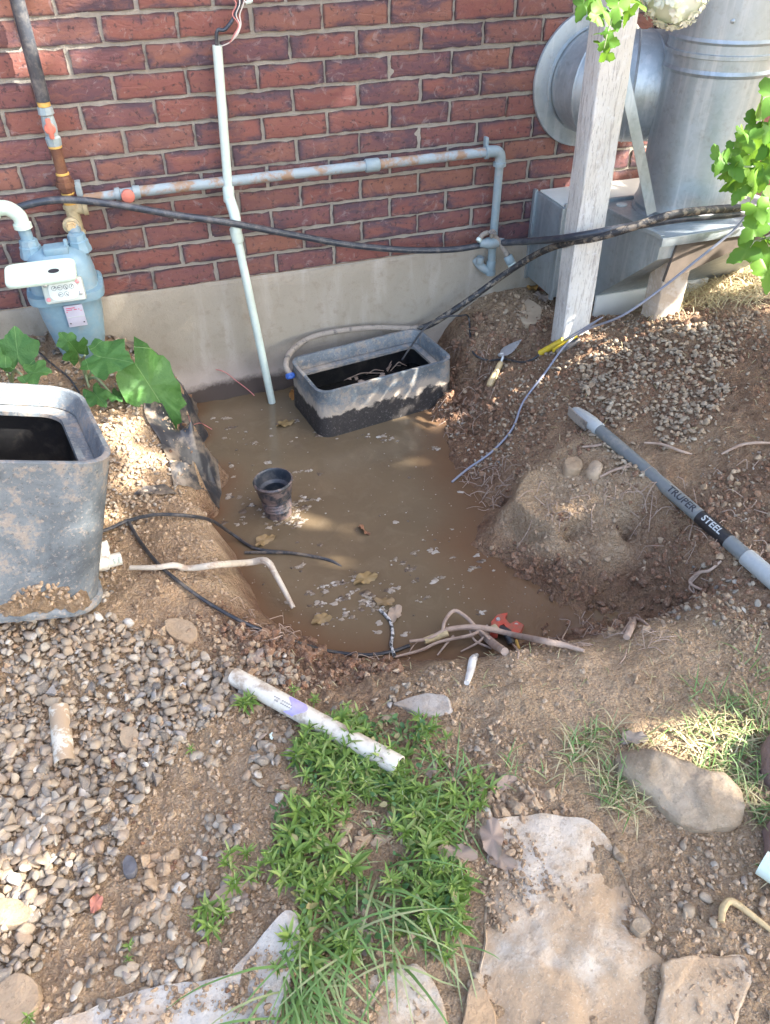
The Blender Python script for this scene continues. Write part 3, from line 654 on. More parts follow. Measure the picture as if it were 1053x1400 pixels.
# foundation, its front a little uneven
fx = np.linspace(XL, XR, 240); fz = np.concatenate([np.linspace(-.95, -.01, 24), [-.002]])
FX, FZ = np.meshgrid(fx, fz); FYv = -.006 + .006 * fbm(FX, FZ, 3, 3, 5) + .003 * fbm(FX, FZ, 22, 3, 9)
FZ[-1] += .010 * fbm(fx, fx * 0, 7, 3, 31) + .001; FYv[-1] += .004
FYv -= np.where(FZ < -.375 + .04 * fbm(FX, FX * 0, 9, 3, 77), .018 + .03 * np.abs(fbm(FX, FZ, 14, 3, 15)), 0)
ii = np.arange(FX.size).reshape(FX.shape); Fq = np.stack([ii[:-1, :-1], ii[:-1, 1:], ii[1:, 1:], ii[1:, :-1]], -1).reshape(-1, 4)
mb = MB(); mb.add(np.stack([FX, FYv, FZ], -1).reshape(-1, 3), Fq)
mb.add([(XL, -.004, -.01), (XR, -.004, -.01), (XR, .0045, 0.0), (XL, .0045, 0.0)], [(0, 1, 2, 3)])
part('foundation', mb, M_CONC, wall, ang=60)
def brick_mesh(seed, L, name):
    g = np.random.default_rng(seed); nxx, nzz = max(4, int(L / .022)), 4
    xs = np.linspace(-L / 2, L / 2, nxx + 1); zs = np.linspace(-.0297, .0297, nzz + 1)
    V = []; Fc = []
    X, Z = np.meshgrid(xs, zs); Y = g.normal(0, .0009, X.shape)
    edge = np.zeros_like(X, bool); edge[0] = edge[-1] = True; edge[:, 0] = edge[:, -1] = True
    X = X + np.where(edge & (np.abs(X) > L / 2 - 1e-4), g.normal(0, .0012, X.shape), 0)
    Z = Z + np.where(edge & (np.abs(Z) > .0296), g.normal(0, .0012, X.shape), 0)
    Y = Y + np.where(edge, .0012 + np.abs(g.normal(0, .0009, X.shape)), 0)
    V = np.stack([X, Y, Z], -1).reshape(-1, 3); n0 = len(V); ii = np.arange(n0).reshape(X.shape)
    Fc = np.stack([ii[:-1, :-1], ii[:-1, 1:], ii[1:, 1:], ii[1:, :-1]], -1).reshape(-1, 4).tolist()
    per = list(ii[0, :]) + list(ii[1:, -1]) + list(ii[-1, -2::-1]) + list(ii[-2:0:-1, 0])
    B = V[per].copy(); B[:, 1] = .03; V = np.vstack([V, B]); m = len(per)
    for k in range(m): Fc.append([per[k], n0 + k, n0 + (k + 1) % m, per[(k + 1) % m]])
    me = bpy.data.meshes.new(name); me.from_pydata(V.tolist(), [], Fc); me.materials.append(M_BRICK)
    bm = bmesh.new(); bm.from_mesh(me); bmesh.ops.recalc_face_normals(bm, faces=bm.faces); bm.to_mesh(me); bm.free()
    me.polygons.foreach_set('use_smooth', [True] * len(me.polygons)); me.set_sharp_from_angle(angle=math.radians(50))
    return me
BM = [brick_mesh(100 + k, .193, 'brick') for k in range(12)]
bricks = []; far = MB()
for r in range(1, TOP):
    zc = (r - .5) * CRS
    u0 = 0.0 if r % 2 == 1 else .5     # course at the foundation counts as 1; joints lie where the photograph's run
    for k in range(-25, 26):
        xc = (k + .5 + u0 - 3) * MOD + (0.0 if True else 0)
        if xc < XL or xc > XR: continue
        q = proj(np.array([xc, 0, zc]))
        if q[2] > 0 and -90 < q[0] < PW + 90 and q[1] > -60: bricks.append((xc, zc))
        else: far.box((xc, .015, zc), (.193, .027, .0594))
for xc, zc in bricks:
    o = bpy.data.objects.new('brick', BM[rng.integers(12)]); COL.objects.link(o); o.parent = wall
    o.location = (xc + rng.normal(0, .0012), rng.normal(0, .0012), zc + rng.normal(0, .0008)); o.rotation_euler = (0, rng.normal(0, .004), 0)
    if rng.random() < .5: o.rotation_euler[1] += math.pi
o = part('brick', far, M_BRICK, wall, smooth=False); o['kind'] = 'stuff'

# ------------------------------------------------------------------ pipes on the wall
SEG = 14
def coll(mb, a, b, r, seg=16):
    a = np.asarray(a, float); b = np.asarray(b, float); L = np.linalg.norm(b - a)
    mb.lathe(a, b - a, [(0, r * .9), (L * .08, r), (L * .92, r), (L, r * .9)], seg)
def band(mb, a, d, L, r, seg=16): d = np.asarray(d, float); d /= np.linalg.norm(d); coll(mb, a, np.asarray(a) + d * L, r, seg)
# steel gas riser coming down the wall to the meter
g = thing('gas_riser', 'black steel gas riser with a red shut-off, rusty below, above the gas meter', 'gas pipe', (-.797, -.05, .28))
xr, yr = -.797, -.05
mb = MB(); mb.tube([(-.792, yr, 2.6), (-.793, yr, 1.2), (-.796, yr, .585)], .0185, SEG, smooth=False); part('pipe', mb, M_HOSE, g, 'black coated upper pipe')
mb = MB(); coll(mb, (xr, yr, .585), (xr, yr, .572), .0165); part('thread_tape', mb, M_ORNG, g)
for za, zb_ in ((.474, .468), (.402, .396), (.347, .343), (.322, .315)):
    mb = MB(); coll(mb, (xr, yr, za), (xr, yr, zb_), .0182); part('thread_tape', mb, M_ORNG, g)
mb = MB(); mb.lathe((xr, yr, .572), (0, 0, -1), [(0, .019), (.018, .021), (.022, .016), (.05, .019), (.072, .016), (.078, .021), (.098, .019)], 8)
v = part('shut_off_valve', mb, M_GASP, g)
mb = MB(); mb.lathe((xr, yr - .018, .522), (0, -1, 0), [(0, .013), (.006, .015), (.010, .012)], 16); mb.box((xr, yr - .024, .522), (.013, .012, .052), bev=.004); part('handle', mb, M_REDH, v)
for za, zb_ in ((.470, .39), (.345, .305)):
    mb = MB(); mb.tube([(xr, yr, za), (xr, yr, zb_)], .0155, SEG, smooth=False); part('pipe', mb, M_RUST, g, 'rusty lower pipe')
mb = MB(); mb.lathe((xr, yr, .395), (0, 0, -1), [(0, .018), (.006, .021), (.016, .021), (.016, .026), (.032, .026), (.032, .021), (.044, .020), (.048, .017)], 8); part('union', mb, M_RUST, g, ang=20)
mb = MB(); mb.lathe((xr, yr, .315), (0, 0, -1), [(0, .020), (.004, .023), (.012, .023), (.014, .019), (.075, .019), (.08, .023), (.088, .022)], 16)
mb.lathe((xr - .012, yr, .262), (0, -1, 0), [(0, .017), (.018, .019), (.019, .024), (.03, .024), (.032, .020)], 16); mb.lathe((xr + .01, yr, .300), (1, 0, 0), [(0, .016), (.02, .017), (.022, .021), (.034, .021)], 16)
part('tee_fitting', mb, M_BRASS, g, ang=30)
mb = MB(); mb.lathe((xr - .012, yr - .03, .262), (0, -1, 0), [(0, .017), (.01, .017), (.011, .013), (.02, .012)], 6); part('plug', mb, M_WOODH, g, ang=20)
# horizontal branch and its drop
g = thing('gas_branch_pipe', 'grey painted gas pipe running along the wall, rust spots, small red valve, elbow and drop', 'gas pipe', (-.1, -.04, .33))
yb = -.042
mb = MB(); mb.tube([(-.77, yb, .262 + .06), (-.655, yb, .325)], .0135, SEG, smooth=False); part('pipe', mb, M_GASPR, g)
mb = MB(); mb.tube([(-.605, yb, .326), (.545, yb, .332)], .0155, SEG, smooth=False); part('pipe', mb, M_GASPR, g)
mb = MB(); mb.lathe((-.668, yb, .325), (1, 0, 0), [(0, .018), (.014, .019), (.016, .015), (.05, .015), (.052, .02), (.072, .019)], 10); v = part('shut_off_valve', mb, M_GASP, g)
mb = MB(); mb.lathe((-.633, yb - .012, .325), (0, -1, 0), [(0, .012), (.01, .019), (.02, .019), (.022, .016)], 18); part('handle', mb, M_REDH, v)
mb = MB(); mb.box((-.765, yb + .005, .352), (.018, .03, .04), bev=.003); part('bracket', mb, M_GASP, g)
mb = MB(); coll(mb, (.105, yb, .3295), (.152, yb, .3297), .0205); part('coupling', mb, M_GASP, g)
mb = MB(); xe = .578
mb.tube([(.525, yb, .332), (.545, yb, .332), (.567, yb, .328), (xe, yb, .312), (xe, yb, .285)], .0185, 14); coll(mb, (.52, yb, .332), (.532, yb, .332), .022); coll(mb, (xe, yb, .296), (xe, yb, .282), .022); part('elbow', mb, M_GASP, g)
mb = MB(); mb.box((.527, yb + .01, .362), (.012, .02, .028), bev=.003); part('bracket', mb, M_GASP, g)
mb = MB(); mb.tube([(xe, yb, .30), (xe, yb, -.05)], .0145, SEG, smooth=False); coll(mb, (xe, yb, -.045), (xe, yb, -.085), .0165); coll(mb, (xe, yb, -.08), (xe, yb, -.098), .0185); part('drop_pipe', mb, M_GASP, g)
mb = MB(); mb.tube([(xe, yb, -.088), (xe - .03, yb + .012, -.07), (xe - .045, yb + .04, -.05)], .0155, 12); coll(mb, (xe - .04, yb + .012, -.055), (xe - .04, yb + .012, -.03), .014); part('wall_elbow', mb, M_GASP, g)
# small tap assembly where the hoses tee off
t0 = PY(672, 322, -.075)
g = thing('hose_tee', 'muddy grey tee and small taps where black hoses join below the gas pipe', 'hose fitting', t0)
mb = MB(); mb.lathe(PY(655, 333, -.085), PY(690, 331, -.085) - PY(655, 333, -.085), [(0, .014), (.02, .016), (.03, .02), (.06, .02), (.07, .016), (.095, .014)], 10); part('tee_body', mb, M_GASP, g)
mb = MB(); mb.tube([PY(672, 318, -.08), PY(690, 342, -.1), PY(700, 362, -.12)], .010, 10); part('branch', mb, M_DRYMUD, g)
mb = MB(); coll(mb, PY(694, 350, -.11), PY(699, 360, -.12), .016); part('collar', mb, M_GASP, g)
mb = MB(); coll(mb, PY(699, 360, -.12), PY(704, 369, -.13), .015); part('white_nut', mb, M_PVC, g)
mb = MB(); mb.tube([PY(667, 318, -.08), PY(660, 321, -.085), PY(655, 328, -.09)], .0085, 10); part('spigot', mb, M_DRYMUD, g)
mb = MB(); coll(mb, PY(656, 326, -.09), PY(653.5, 330, -.093), .0095); part('white_nut', mb, M_PVC, g)
mb = MB(); mb.lathe(PY(672, 325, -.095), (0, -.2, 1), [(0, .006), (.02, .007), (.022, .016), (.03, .006)], 6); part('handle', mb, M_DRYMUD, g)

# white plastic conduit with an offset joint
g = thing('plastic_conduit', 'white plastic conduit standing in the pit water against the wall, offset joint halfway', 'conduit', (-.31, -.06, -.45))
pt = PY(297, 62, -.04); pj = PY(313, 268, -.05); pk = PY(323, 318, -.085); pw = PZ(372, 550, WATER)
mb = MB(); d = pj - pt; mb.tube([pt, pj], .0135, SEG, cap=False, smooth=False); mb.tube([pt, pj], .0105, SEG, cap=False, smooth=False)
ring = np.arange(SEG) * 2 * math.pi / SEG
mb.lathe(pt, d, [(0, .0105), (-.0005, .0115), (0, .0135)], SEG, (False, False)); part('pipe', mb, M_PVC, g)
mb = MB(); dn = pw - pk; mb.tube([pk, pw + dn * .12], .0135, SEG, smooth=False); part('pipe', mb, M_PVC, g)
mb = MB(); dd = d / np.linalg.norm(d); nn = dn / np.linalg.norm(dn)
coll(mb, pj - dd * .030, pj + dd * .018, .0175); mb.tube([pj + dd * .005 + np.array([0, -.012, 0]), (pj + pk) / 2 + np.array([0.004, -.02, 0]), pk - nn * .005 + np.array([0, -.012, 0])], .0165, 14); coll(mb, pk - nn * .016, pk + nn * .03, .0185); part('offset_joint', mb, M_PVC, g)
g = thing('conduit_wires', 'black cable and thin white and red wires coming out of the white conduit top', 'wires', pt)
mb = MB(); mb.tube([pt + d * .05, pt + np.array([.003, -.002, .03]), PY(308, 40, -.045), PY(322, 20, -.04), PY(331, -10, -.03), PY(333, -60, -.03)], .0052, 8); part('cable', mb, M_HOSE, g)
for k, (mm, ofs) in enumerate(((M_WIREW, 0), (M_WIRER, -5), (M_WIREW, 5))):
    mb = MB(); mb.tube([PY(303, 63, -.045), PY(314, 58, -.06), PY(322 + ofs * .4, 48, -.065), PY(328 + ofs * .3, 34, -.06), PY(323 + ofs, 20, -.055), PY(328 + ofs, 5, -.055), PY(326 + ofs * 2, -14, -.05), PY(330, -60, -.05)], .0017, 6); part('wire', mb, mm, g)
g = thing('wire_nut', 'small white wire connector at the top of the loose wires', 'connector', PY(340, 2, -.055))
mb = MB(); mb.lathe(PY(336, 4, -.055), (1, 0, .25), [(0, .004), (.012, .0055), (.02, .0035)], 8); part('cap', mb, M_PVC, g)
mb = MB(); mb.tube([PY(336, 4, -.055), PY(331, -5, -.055)], .0016, 6); part('wire', mb, M_WIREW, g)

# ------------------------------------------------------------------ gas meter
g = thing('gas_meter', 'blue-grey gas meter with dials under a pale flip lid, on the brick wall', 'gas meter', (-.862, -.14, -.13))
mc = np.array([-.866, -.135, 0.0])
def rrect(hw, hd, z, c, n=5, rad=.5, seg=32):
    a = np.arange(seg) * 2 * math.pi / seg; ca, sa = np.cos(a), np.sin(a); e = 2.0 / n
    return np.stack([c[0] + hw * np.sign(ca) * np.abs(ca) ** e, c[1] + hd * np.sign(sa) * np.abs(sa) ** e, np.full(seg, z)], -1)
mb = MB(); mb.loft([rrect(a, b, z, mc, 3.2) for z, a, b in ((-.145, .030, .03), (-.14, .042, .042), (-.11, .060, .058), (-.05, .076, .07), (.03, .088, .078), (.092, .094, .082))]); part('lower_body', mb, M_METER, g)
mb = MB(); mb.loft([rrect(a, b, z, mc, 4) for z, a, b in ((.090, .095, .083), (.092, .108, .096), (.104, .109, .097), (.116, .108, .096), (.118, .097, .085))]); part('flange', mb, M_METER, g, ang=30)
for k in range(10):
    a = k * math.pi / 5 + .2; mb = MB(); mb.lathe((mc[0] + .10 * math.cos(a), mc[1] + .088 * math.sin(a), .115), (0, 0, 1), [(0, .007), (.006, .007), (.006, .004), (.012, .004)], 6); part('bolt', mb, M_METER, g, ang=20)
mb = MB(); mb.loft([rrect(a, b, z, mc, 3.4) for z, a, b in ((.116, .095, .083), (.15, .094, .082), (.185, .088, .075), (.21, .074, .060), (.222, .05, .04), (.225, .02, .02))]); part('upper_body', mb, M_METER, g)
mb = MB(); mb.box((mc[0] + .005, mc[1] - .02, .228), (.066, .05, .022), bev=.005); mb.box((mc[0] + .035, mc[1] - .02, .238), (.011, .012, .03), bev=.003); part('top_cover', mb, M_METER, g)
for s, zt in ((-1, .315), (1, .262)):
    x = mc[0] + s * .066
    mb = MB(); mb.lathe((x, mc[1] + .02, .20), (0, 0, 1), [(0, .034), (.012, .033), (.02, .030), (.032, .030), (.034, .0265), (.05, .025), (.052, .019)], 8); part('union_nut', mb, M_METER, g, ang=25)
    mb = MB()
    if s < 0:
        mb.tube([(x, mc[1] + .02, .24), (x - .002, mc[1] + .02, .292)], .0175, 14, smooth=False); part('inlet_pipe', mb, M_METER, g)
        mb = MB(); mb.tube([(x - .002, mc[1] + .02, .288), (x - .004, mc[1] + .02, .318), (x - .028, mc[1] + .02, .342), (x - .06, mc[1] + .02, .343)], .0205, 14); coll(mb, (x - .002, mc[1] + .02, .283), (x - .002, mc[1] + .02, .298), .025); coll(mb, (x - .05, mc[1] + .02, .343), (x - .064, mc[1] + .02, .343), .025); part('elbow', mb, M_LID, g)
        mb = MB(); mb.tube([(x - .06, mc[1] + .02, .343), (x - .6, mc[1] + .02, .343)], .0175, 14, smooth=False); part('supply_pipe', mb, M_METER, g)
    else:
        mb.tube([(x, mc[1] + .02, .24), (-.803, -.058, .255)], .0175, 14, smooth=False); mb.tube([(x, mc[1] + .02, .235), (x - .003, -.085, .25), (-.803, -.052, .262)], .0175, 14); part('outlet_pipe', mb, M_METER, g)
# dial plate on the front, tilted back a little
tl = math.radians(-18); RX = np.array([[1, 0, 0], [0, math.cos(tl), -math.sin(tl)], [0, math.sin(tl), math.cos(tl)]])
ic = np.array([mc[0] + .002, mc[1] - .098, .138])
def L(p): return ic + RX @ np.asarray(p, float)
mb = MB(); mb.box(ic, (.112, .028, .066), RX, bev=.008); ix = part('index_box', mb, M_INDEX, g)
mb = MB(); a = np.arange(32) * 2 * math.pi / 32
out = np.stack([.040 * np.sign(np.cos(a)) * np.abs(np.cos(a)) ** .55, np.full(32, -.0145), .026 * np.sign(np.sin(a)) * np.abs(np.sin(a)) ** .7], -1)
mb.loft([np.array([L(p) for p in out]), np.array([L(p + np.array([0, -.0025, 0])) for p in out])]); part('dial_window', mb, M_DIAL, ix)
for k in range(6):
    cx, cz = (-.024 + .016 * k, .009) if k < 4 else (-.010 + .016 * (k - 4), -.010)
    mb = MB(); b = np.arange(16) * 2 * math.pi / 16
    mb.loft([np.array([L((cx + .0066 * math.cos(q), -.0172, cz + .0066 * math.sin(q))) for q in b]), np.array([L((cx + .0066 * math.cos(q), -.0178, cz + .0066 * math.sin(q))) for q in b]), np.array([L((cx + .0058 * math.cos(q), -.0178, cz + .0058 * math.sin(q))) for q in b]), np.array([L((cx + .0058 * math.cos(q), -.0172, cz + .0058 * math.sin(q))) for q in b])], cap=False)
    an = 2.2 * k + .7; mb.box(L((cx + .002 * math.cos(an), -.0178, cz + .002 * math.sin(an))), (.0075, .0012, .0016), RX @ np.array([[math.cos(an), 0, -math.sin(an)], [0, 1, 0], [math.sin(an), 0, math.cos(an)]])); part('dial', mb, M_DARK, ix, smooth=False)
for cx, cz, mm, nm in ((-.046, .02, M_STEEL, 'screw'), (.044, -.012, M_STEEL, 'screw'), (.042, .02, M_PINK, 'seal'), (-.046, -.02, M_PINK, 'seal')):
    mb = MB(); mb.lathe(L((cx, -.013, cz)), RX @ np.array([0, -1.0, 0]), [(0, .0062), (.003, .0058), (.0045, .003)], 14); part(nm, mb, mm, ix)
# flip lid, open and lying nearly flat
lc = L((-.044, -.045, .056)); ta = math.radians(17); yaw = -.02
RL = rotz(yaw) @ np.array([[1, 0, 0], [0, math.cos(ta), -math.sin(ta)], [0, math.sin(ta), math.cos(ta)]])
mb = MB(); a = np.arange(40) * 2 * math.pi / 40
o = np.stack([.094 * np.sign(np.cos(a)) * np.abs(np.cos(a)) ** .3, .046 * np.sign(np.sin(a)) * np.abs(np.sin(a)) ** .3, 0 * a], -1)
mb.loft([lc + (o * (.985, .97, 1) + (0, 0, -.007)) @ RL.T, lc + (o + (0, 0, -.003)) @ RL.T, lc + (o + (0, 0, .003)) @ RL.T, lc + (o * (.975, .95, 1) + (0, 0, .0065)) @ RL.T]); ld = part('flip_lid', mb, M_LID, g)
mb = MB(); e = np.stack([.015 * np.cos(a), .009 * np.sin(a), 0 * a], -1) + (.035, -.006, .0066)
mb.loft([lc + e @ RL.T, lc + (e + (0, 0, .0006)) @ RL.T]); part('lid_window', mb, M_DARK, ld, smooth=False)
# paper label below the dials
tcn = np.array([mc[0] + .012, mc[1] - .083, .052]); tt = math.radians(6); RT = np.array([[1, 0, 0], [0, math.cos(tt), -math.sin(tt)], [0, math.sin(tt), math.cos(tt)]])
mb = MB(); mb.box(tcn + (0, -.004, 0), (.052, .004, .070), RT, bev=.0015); lb = part('label_plate', mb, M_TAGL, g)
mb = MB()
for zz, x0, x1 in ((.028, -.021, .004), (.022, -.021, -.004), (.022, .000, .009), (.022, .013, .016), (.017, .018, .021), (.016, -.022, -.018)):
    mb.box(tcn + RT @ np.array([(x0 + x1) / 2, -.0065, zz]), (x1 - x0, .0012, .0026), RT)
part('red_print', mb, M_TAGR, lb, smooth=False)
mb = MB(); mb.box(tcn + RT @ np.array([0, -.0065, -.002]), (.05, .0012, .0012), RT); part('fold_line', mb, M_INDEX, lb, smooth=False)
for s in (-1, 1):
    mb = MB(); mb.lathe(tcn + RT @ np.array([.019 * s, -.006, -.022]), RT @ np.array([0, -1.0, 0]), [(0, .0022), (.0012, .002)], 8); part('rivet', mb, M_DARK, lb)

# ------------------------------------------------------------------ ventilation ducts
ax, ay, rd = 1.105, -.37, .158
g = thing('vertical_duct', 'large galvanised vertical duct joined to a round wall collar, standing on a sheet-metal box', 'duct', (ax, ay, .17))
mb = MB()
prof = [(.0, rd + .012), (.012, rd + .012), (.02, rd + .004), (.034, rd + .010), (.045, rd + .004), (.06, rd)]
for z in (.46, .93, 1.4): prof += [(z - .045, rd), (z - .036, rd + .005), (z - .027, rd), (z, rd), (z + .002, rd + .006), (z + .012, rd + .006), (z + .014, rd + .001), (z + .035, rd + .001), (z + .042, rd + .005), (z + .05, rd)]
prof += [(2.05, rd), (2.06, rd + .03), (2.09, rd + .03), (2.16, .02)]
mb.lathe((ax, ay, .18), (0, 0, 1), prof, 72); part('duct_pipe', mb, M_GALV, g, ang=25)
def on_duct(ang, z, out=.002): return np.array([ax + (rd + out) * math.cos(ang), ay + (rd + out) * math.sin(ang), z])
mb = MB(); angs = -.42
mb.strap([on_duct(angs, .24), on_duct(angs, .60)], .010, .004, on_duct(angs, 0, 1) - np.array([ax, ay, 0])); part('lock_seam', mb, M_GALV, g)
mb = MB(); aa = np.linspace(-1.18, -.98, 6); mb.loft([np.array([on_duct(q, z, o) for q in aa] + [on_duct(q, z, .0002) for q in aa[::-1]]) for z, o in ((.245, .0022), (.335, .0022))]); part('tape_patch', mb, mat_plain('dull_tape', (.42, .45, .47), .6, .08), g)
for q, z in ((-1.0, .735), (-2.2, .735), (-1.0, 1.2)):
    mb = MB(); mb.lathe(on_duct(q, z, 0), on_duct(q, 0, 1) - np.array([ax, ay, 0]), [(0, .006), (.004, .0055), (.006, .002)], 8); part('screw', mb, M_GALV, g)
fc = np.array([.9, 0, .515])
mb = MB(); mb.lathe(fc, (0, -1, 0), [(0, .205), (.006, .207), (.012, .205), (.014, .200), (.014, .158), (.02, .156), (.03, .1555)], 64, (False, False)); part('wall_collar', mb, M_GALV, g, ang=25)
path = [(.9, .02, .515), (.9, -.10, .515)]
mb = MB(); mb.tube([(.9, .02, .515), (.9, -.056, .515)], .1535, 56, cap=False, smooth=False); part('stub_pipe', mb, M_GALV, g)
mb = MB(); cc = np.array([.9 + .12, -.05, .515]); rings = []
for k, th in enumerate(np.linspace(0, math.radians(80), 5)):
    c = cc + .12 * np.array([-math.cos(th), -math.sin(th), 0]); tdir = np.array([math.sin(th), -math.cos(th), 0]); n = np.array([math.cos(th), math.sin(th), 0])
    for rr, dt in (((.157, -.004), (.160, 0), (.157, .004)) if 0 < k < 5 else ((.157, 0),)):
        a = np.arange(48) * 2 * math.pi / 48
        rings.append(c + tdir * dt + rr * (np.cos(a)[:, None] * np.array([0, 0, 1.0]) + np.sin(a)[:, None] * n))
rings.append(rings[-1] + np.array([.06, -.012, 0])); mb.loft(rings, cap=False); part('elbow', mb, M_GALV, g, ang=20)
mb = MB(); mb.box(PY(776, 168, -.02), (.03, .006, .012), rotz(.2)); part('mastic_scrap', mb, M_PVC, g)

g = thing('plenum_box', 'galvanised sheet-metal plenum box against the wall carrying the round duct', 'duct box', (.95, -.2, .0))
def prism(pts, mbx=None):
    m = mbx or MB(); return m
x0 = .742
mb = MB(); mb.box((1.09, -.115, .018), (.69, .21, .31), bev=.004); part('wall_section', mb, M_GALV, g)
mb = MB(); mb.box((1.09, -.117, .1775), (.67, .19, .006), bev=.002); part('sunlit_white_top', mb, mat_plain('sunlit_white_sheet', (.68, .68, .62), .5, .1, 9), g)  # sunlight on the plenum top painted in as white
for y in (-.012, -.214):
    mb = MB(); mb.box((.743, y, .018), (.012, .018, .325), bev=.002); part('corner_angle', mb, M_GALV, g)
mb = MB(); mb.box((1.09, -.218, .1845), (.69, .012, .02), bev=.002); part('top_flange', mb, M_GALV, g)
# sloping hopper: tall at the wall section, shallow in front
xa, xb = .85, 1.41
v = [(xa, -.226, .184), (xb, -.226, .184), (xb, -.615, .205), (xa, -.615, .205), (xa, -.226, -.185), (xb, -.226, -.185), (xb, -.615, .142), (xa, -.615, .142)]
mb = MB(); mb.add(v, [(0, 1, 2, 3), (4, 7, 6, 5), (0, 3, 7, 4), (1, 5, 6, 2), (3, 2, 6, 7), (0, 4, 5, 1)]); part('hopper', mb, M_GALV, g, smooth=False)
mb = MB(); mb.box((1.13, -.627, .201), (.58, .012, .028), bev=.002); part('front_flange', mb, M_GALV, g)
mb = MB(); mb.box((.8515, -.42, .199), (.012, .39, .014), np.array([[1, 0, 0], [0, math.cos(-.054), -math.sin(-.054)], [0, math.sin(-.054), math.cos(-.054)]]), bev=.002); part('folded_edge', mb, M_GALV, g)
v = [(.905, -.624, .187), (1.42, -.624, .187), PY(1062, 316, -.624), PY(908, 386, -.624)]
mb = MB(); mb.add(np.vstack([v, np.array(v) + (0, .012, 0)]), [(0, 1, 2, 3), (7, 6, 5, 4), (0, 4, 5, 1), (1, 5, 6, 2), (2, 6, 7, 3), (3, 7, 4, 0)]); part('painted_reflection_face', mb, M_PANEL, g, 'hopper front below the flange, soil reflection painted in brown', smooth=False)  # metal hopper front; brown stands in for the soil mirrored in it
M_PALEDISC = mat_plain('pale_disc_tone', (.6, .6, .54), .6, .1)
for xx in (.93, .99):
    mb = MB(); mb.lathe((xx, -.27, .186), (0, 0, 1), [(0, .018), (.004, .018), (.005, .012)], 16); part('pale_disc', mb, M_PALEDISC, g)  # two small pale discs on the hopper top
g = thing('sunlit_foundation_stand_in', 'added white panel beneath the duct box, standing in for sunlit foundation', 'panel', (.98, -.02, -.24))
mb = MB(); mb.box((1.08, -.335, -.150), (.46, .012, .11), bev=.003); part('board', mb, mat_plain('sunlit_concrete_white', (.78, .77, .70), .6, .06, 9), g)  # added board, painted white for the sunlit concrete behind it
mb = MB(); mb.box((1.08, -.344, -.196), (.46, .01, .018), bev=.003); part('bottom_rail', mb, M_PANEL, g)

# ------------------------------------------------------------------ posts and strap
def post(c, z0, z1, wd, yaw, label, lean=(0, 0)):
    r = thing('wooden_post', label, 'post', (c[0], c[1], z0))
    n = 24; zs = np.linspace(z0 - .12, z1, n); rings = []
    for z in zs:
        h = wd / 2; b = .004; pr = [(-h + b, -h), (0, -h), (h - b, -h), (h, -h + b), (h, 0), (h, h - b), (h - b, h), (0, h), (-h + b, h), (-h, h - b), (-h, 0), (-h, -h + b)]
        q = np.array([[p[0] + rng.normal(0, .0006), p[1] + rng.normal(0, .0006), 0] for p in pr]) @ rotz(yaw).T
        rings.append(q + (c[0] + lean[0] * (z - z0), c[1] + lean[1] * (z - z0), z))
    m = MB(); m.loft(rings); return r, m
r, m = post((.690, -.455), -.15, 1.75, .092, -.10, 'tall weathered white-painted wooden post in front of the ducts', (-.024, 0)); part('timber', m, M_POST, r)
r, m = post((.965, -.545), -.085, .142, .088, -.1, 'short tan wooden post under the front edge of the sheet-metal box'); part('timber', m, M_TIMBER, r)
g = thing('steel_strap', 'thin galvanised strap braced from the tall white post down to the duct base', 'strap', (.9, -.5, .3))
sp = [PY(852, 82, -.44), PY(854, 108, -.46), PY(866, 165, -.475), PY(880, 235, -.485), PY(891, 292, -.49)]
mb = MB(); mb.strap(sp, .031, .003, (-.25, -1, .2)); part('strip', mb, M_GALV, g)
mb = MB(); mb.lathe(sp[0] + (0, -.002, -.012), (0, -1, .2), [(0, .008), (.004, .008), (.006, .005)], 6); part('screw', mb, M_GALV, g)

# ------------------------------------------------------------------ black hoses
def hose(name, label, cat, pts, r, mat, seg=10):
    mb = MB(); mb.tube(pts, r, seg, sub=7); return single(name, mb, mat, label, cat)
hose('water_hose', 'black hose sagging along the brick wall from the gas meter to the muddy tee', 'hose',
     [PY(-60, 300, -.085), PY(5, 289, -.088), PY(50, 277, -.09), PY(95, 273, -.09), PY(160, 280, -.095), PY(240, 294, -.11), PY(310, 304, -.115), PY(400, 321, -.10), PY(480, 335, -.09), PY(560, 342, -.085), PY(620, 341, -.085), PY(660, 335, -.085)], .0105, M_HOSE)
hose('water_hose', 'black hose running from the tee past the front of the tall white post', 'hose',
     [PY(684, 332, -.085), PY(720, 330, -.2), PY(760, 327, -.42), PY(800, 321, -.53), PY(860, 310, -.60), PY(930, 299, -.655), PY(990, 294, -.655), PY(1035, 289, -.65), PY(1150, 280, -.6)], .0115, M_HOSE)
hose('pale_hose', 'pale dried-mud hose curving from a blue plug over the back of the sunken box', 'hose',
     [PY(398, 514, -.19), PY(391, 500, -.17), PY(397, 482, -.10), PY(420, 464, -.045), PY(455, 454, -.04), PY(510, 448, -.04), PY(560, 449, -.05), PY(574, 447, -.055)], .0105, M_DRYMUD)
hose('muddy_hose', 'black mud-specked hose rising from the sunken box and past the tall white post', 'hose',
     [PY(570, 448, -.055), PY(590, 443, -.07), PY(640, 411, -.11), PY(690, 375, -.15), PY(735, 347, -.25), PY(775, 332, -.45), PY(815, 325, -.55), PY(860, 312, -.62), PY(920, 293, -.66), PY(980, 286, -.655), PY(1035, 283, -.65), PY(1150, 276, -.6)], .0115, M_MUDHOSE)
g = thing('blue_plug', 'blue plug on the pale end of the muddy hose beside the sunken box', 'plug', PY(397, 514, -.19))
mb = MB(); mb.lathe(PY(396, 510, -.185), PY(399, 521, -.2) - PY(396, 510, -.185), [(0, .014), (.004, .0155), (.016, .0155), (.02, .013), (.02, .009), (.012, .008)], 14); part('cap_body', mb, M_BLUECAP, g, ang=30)
mb = MB()
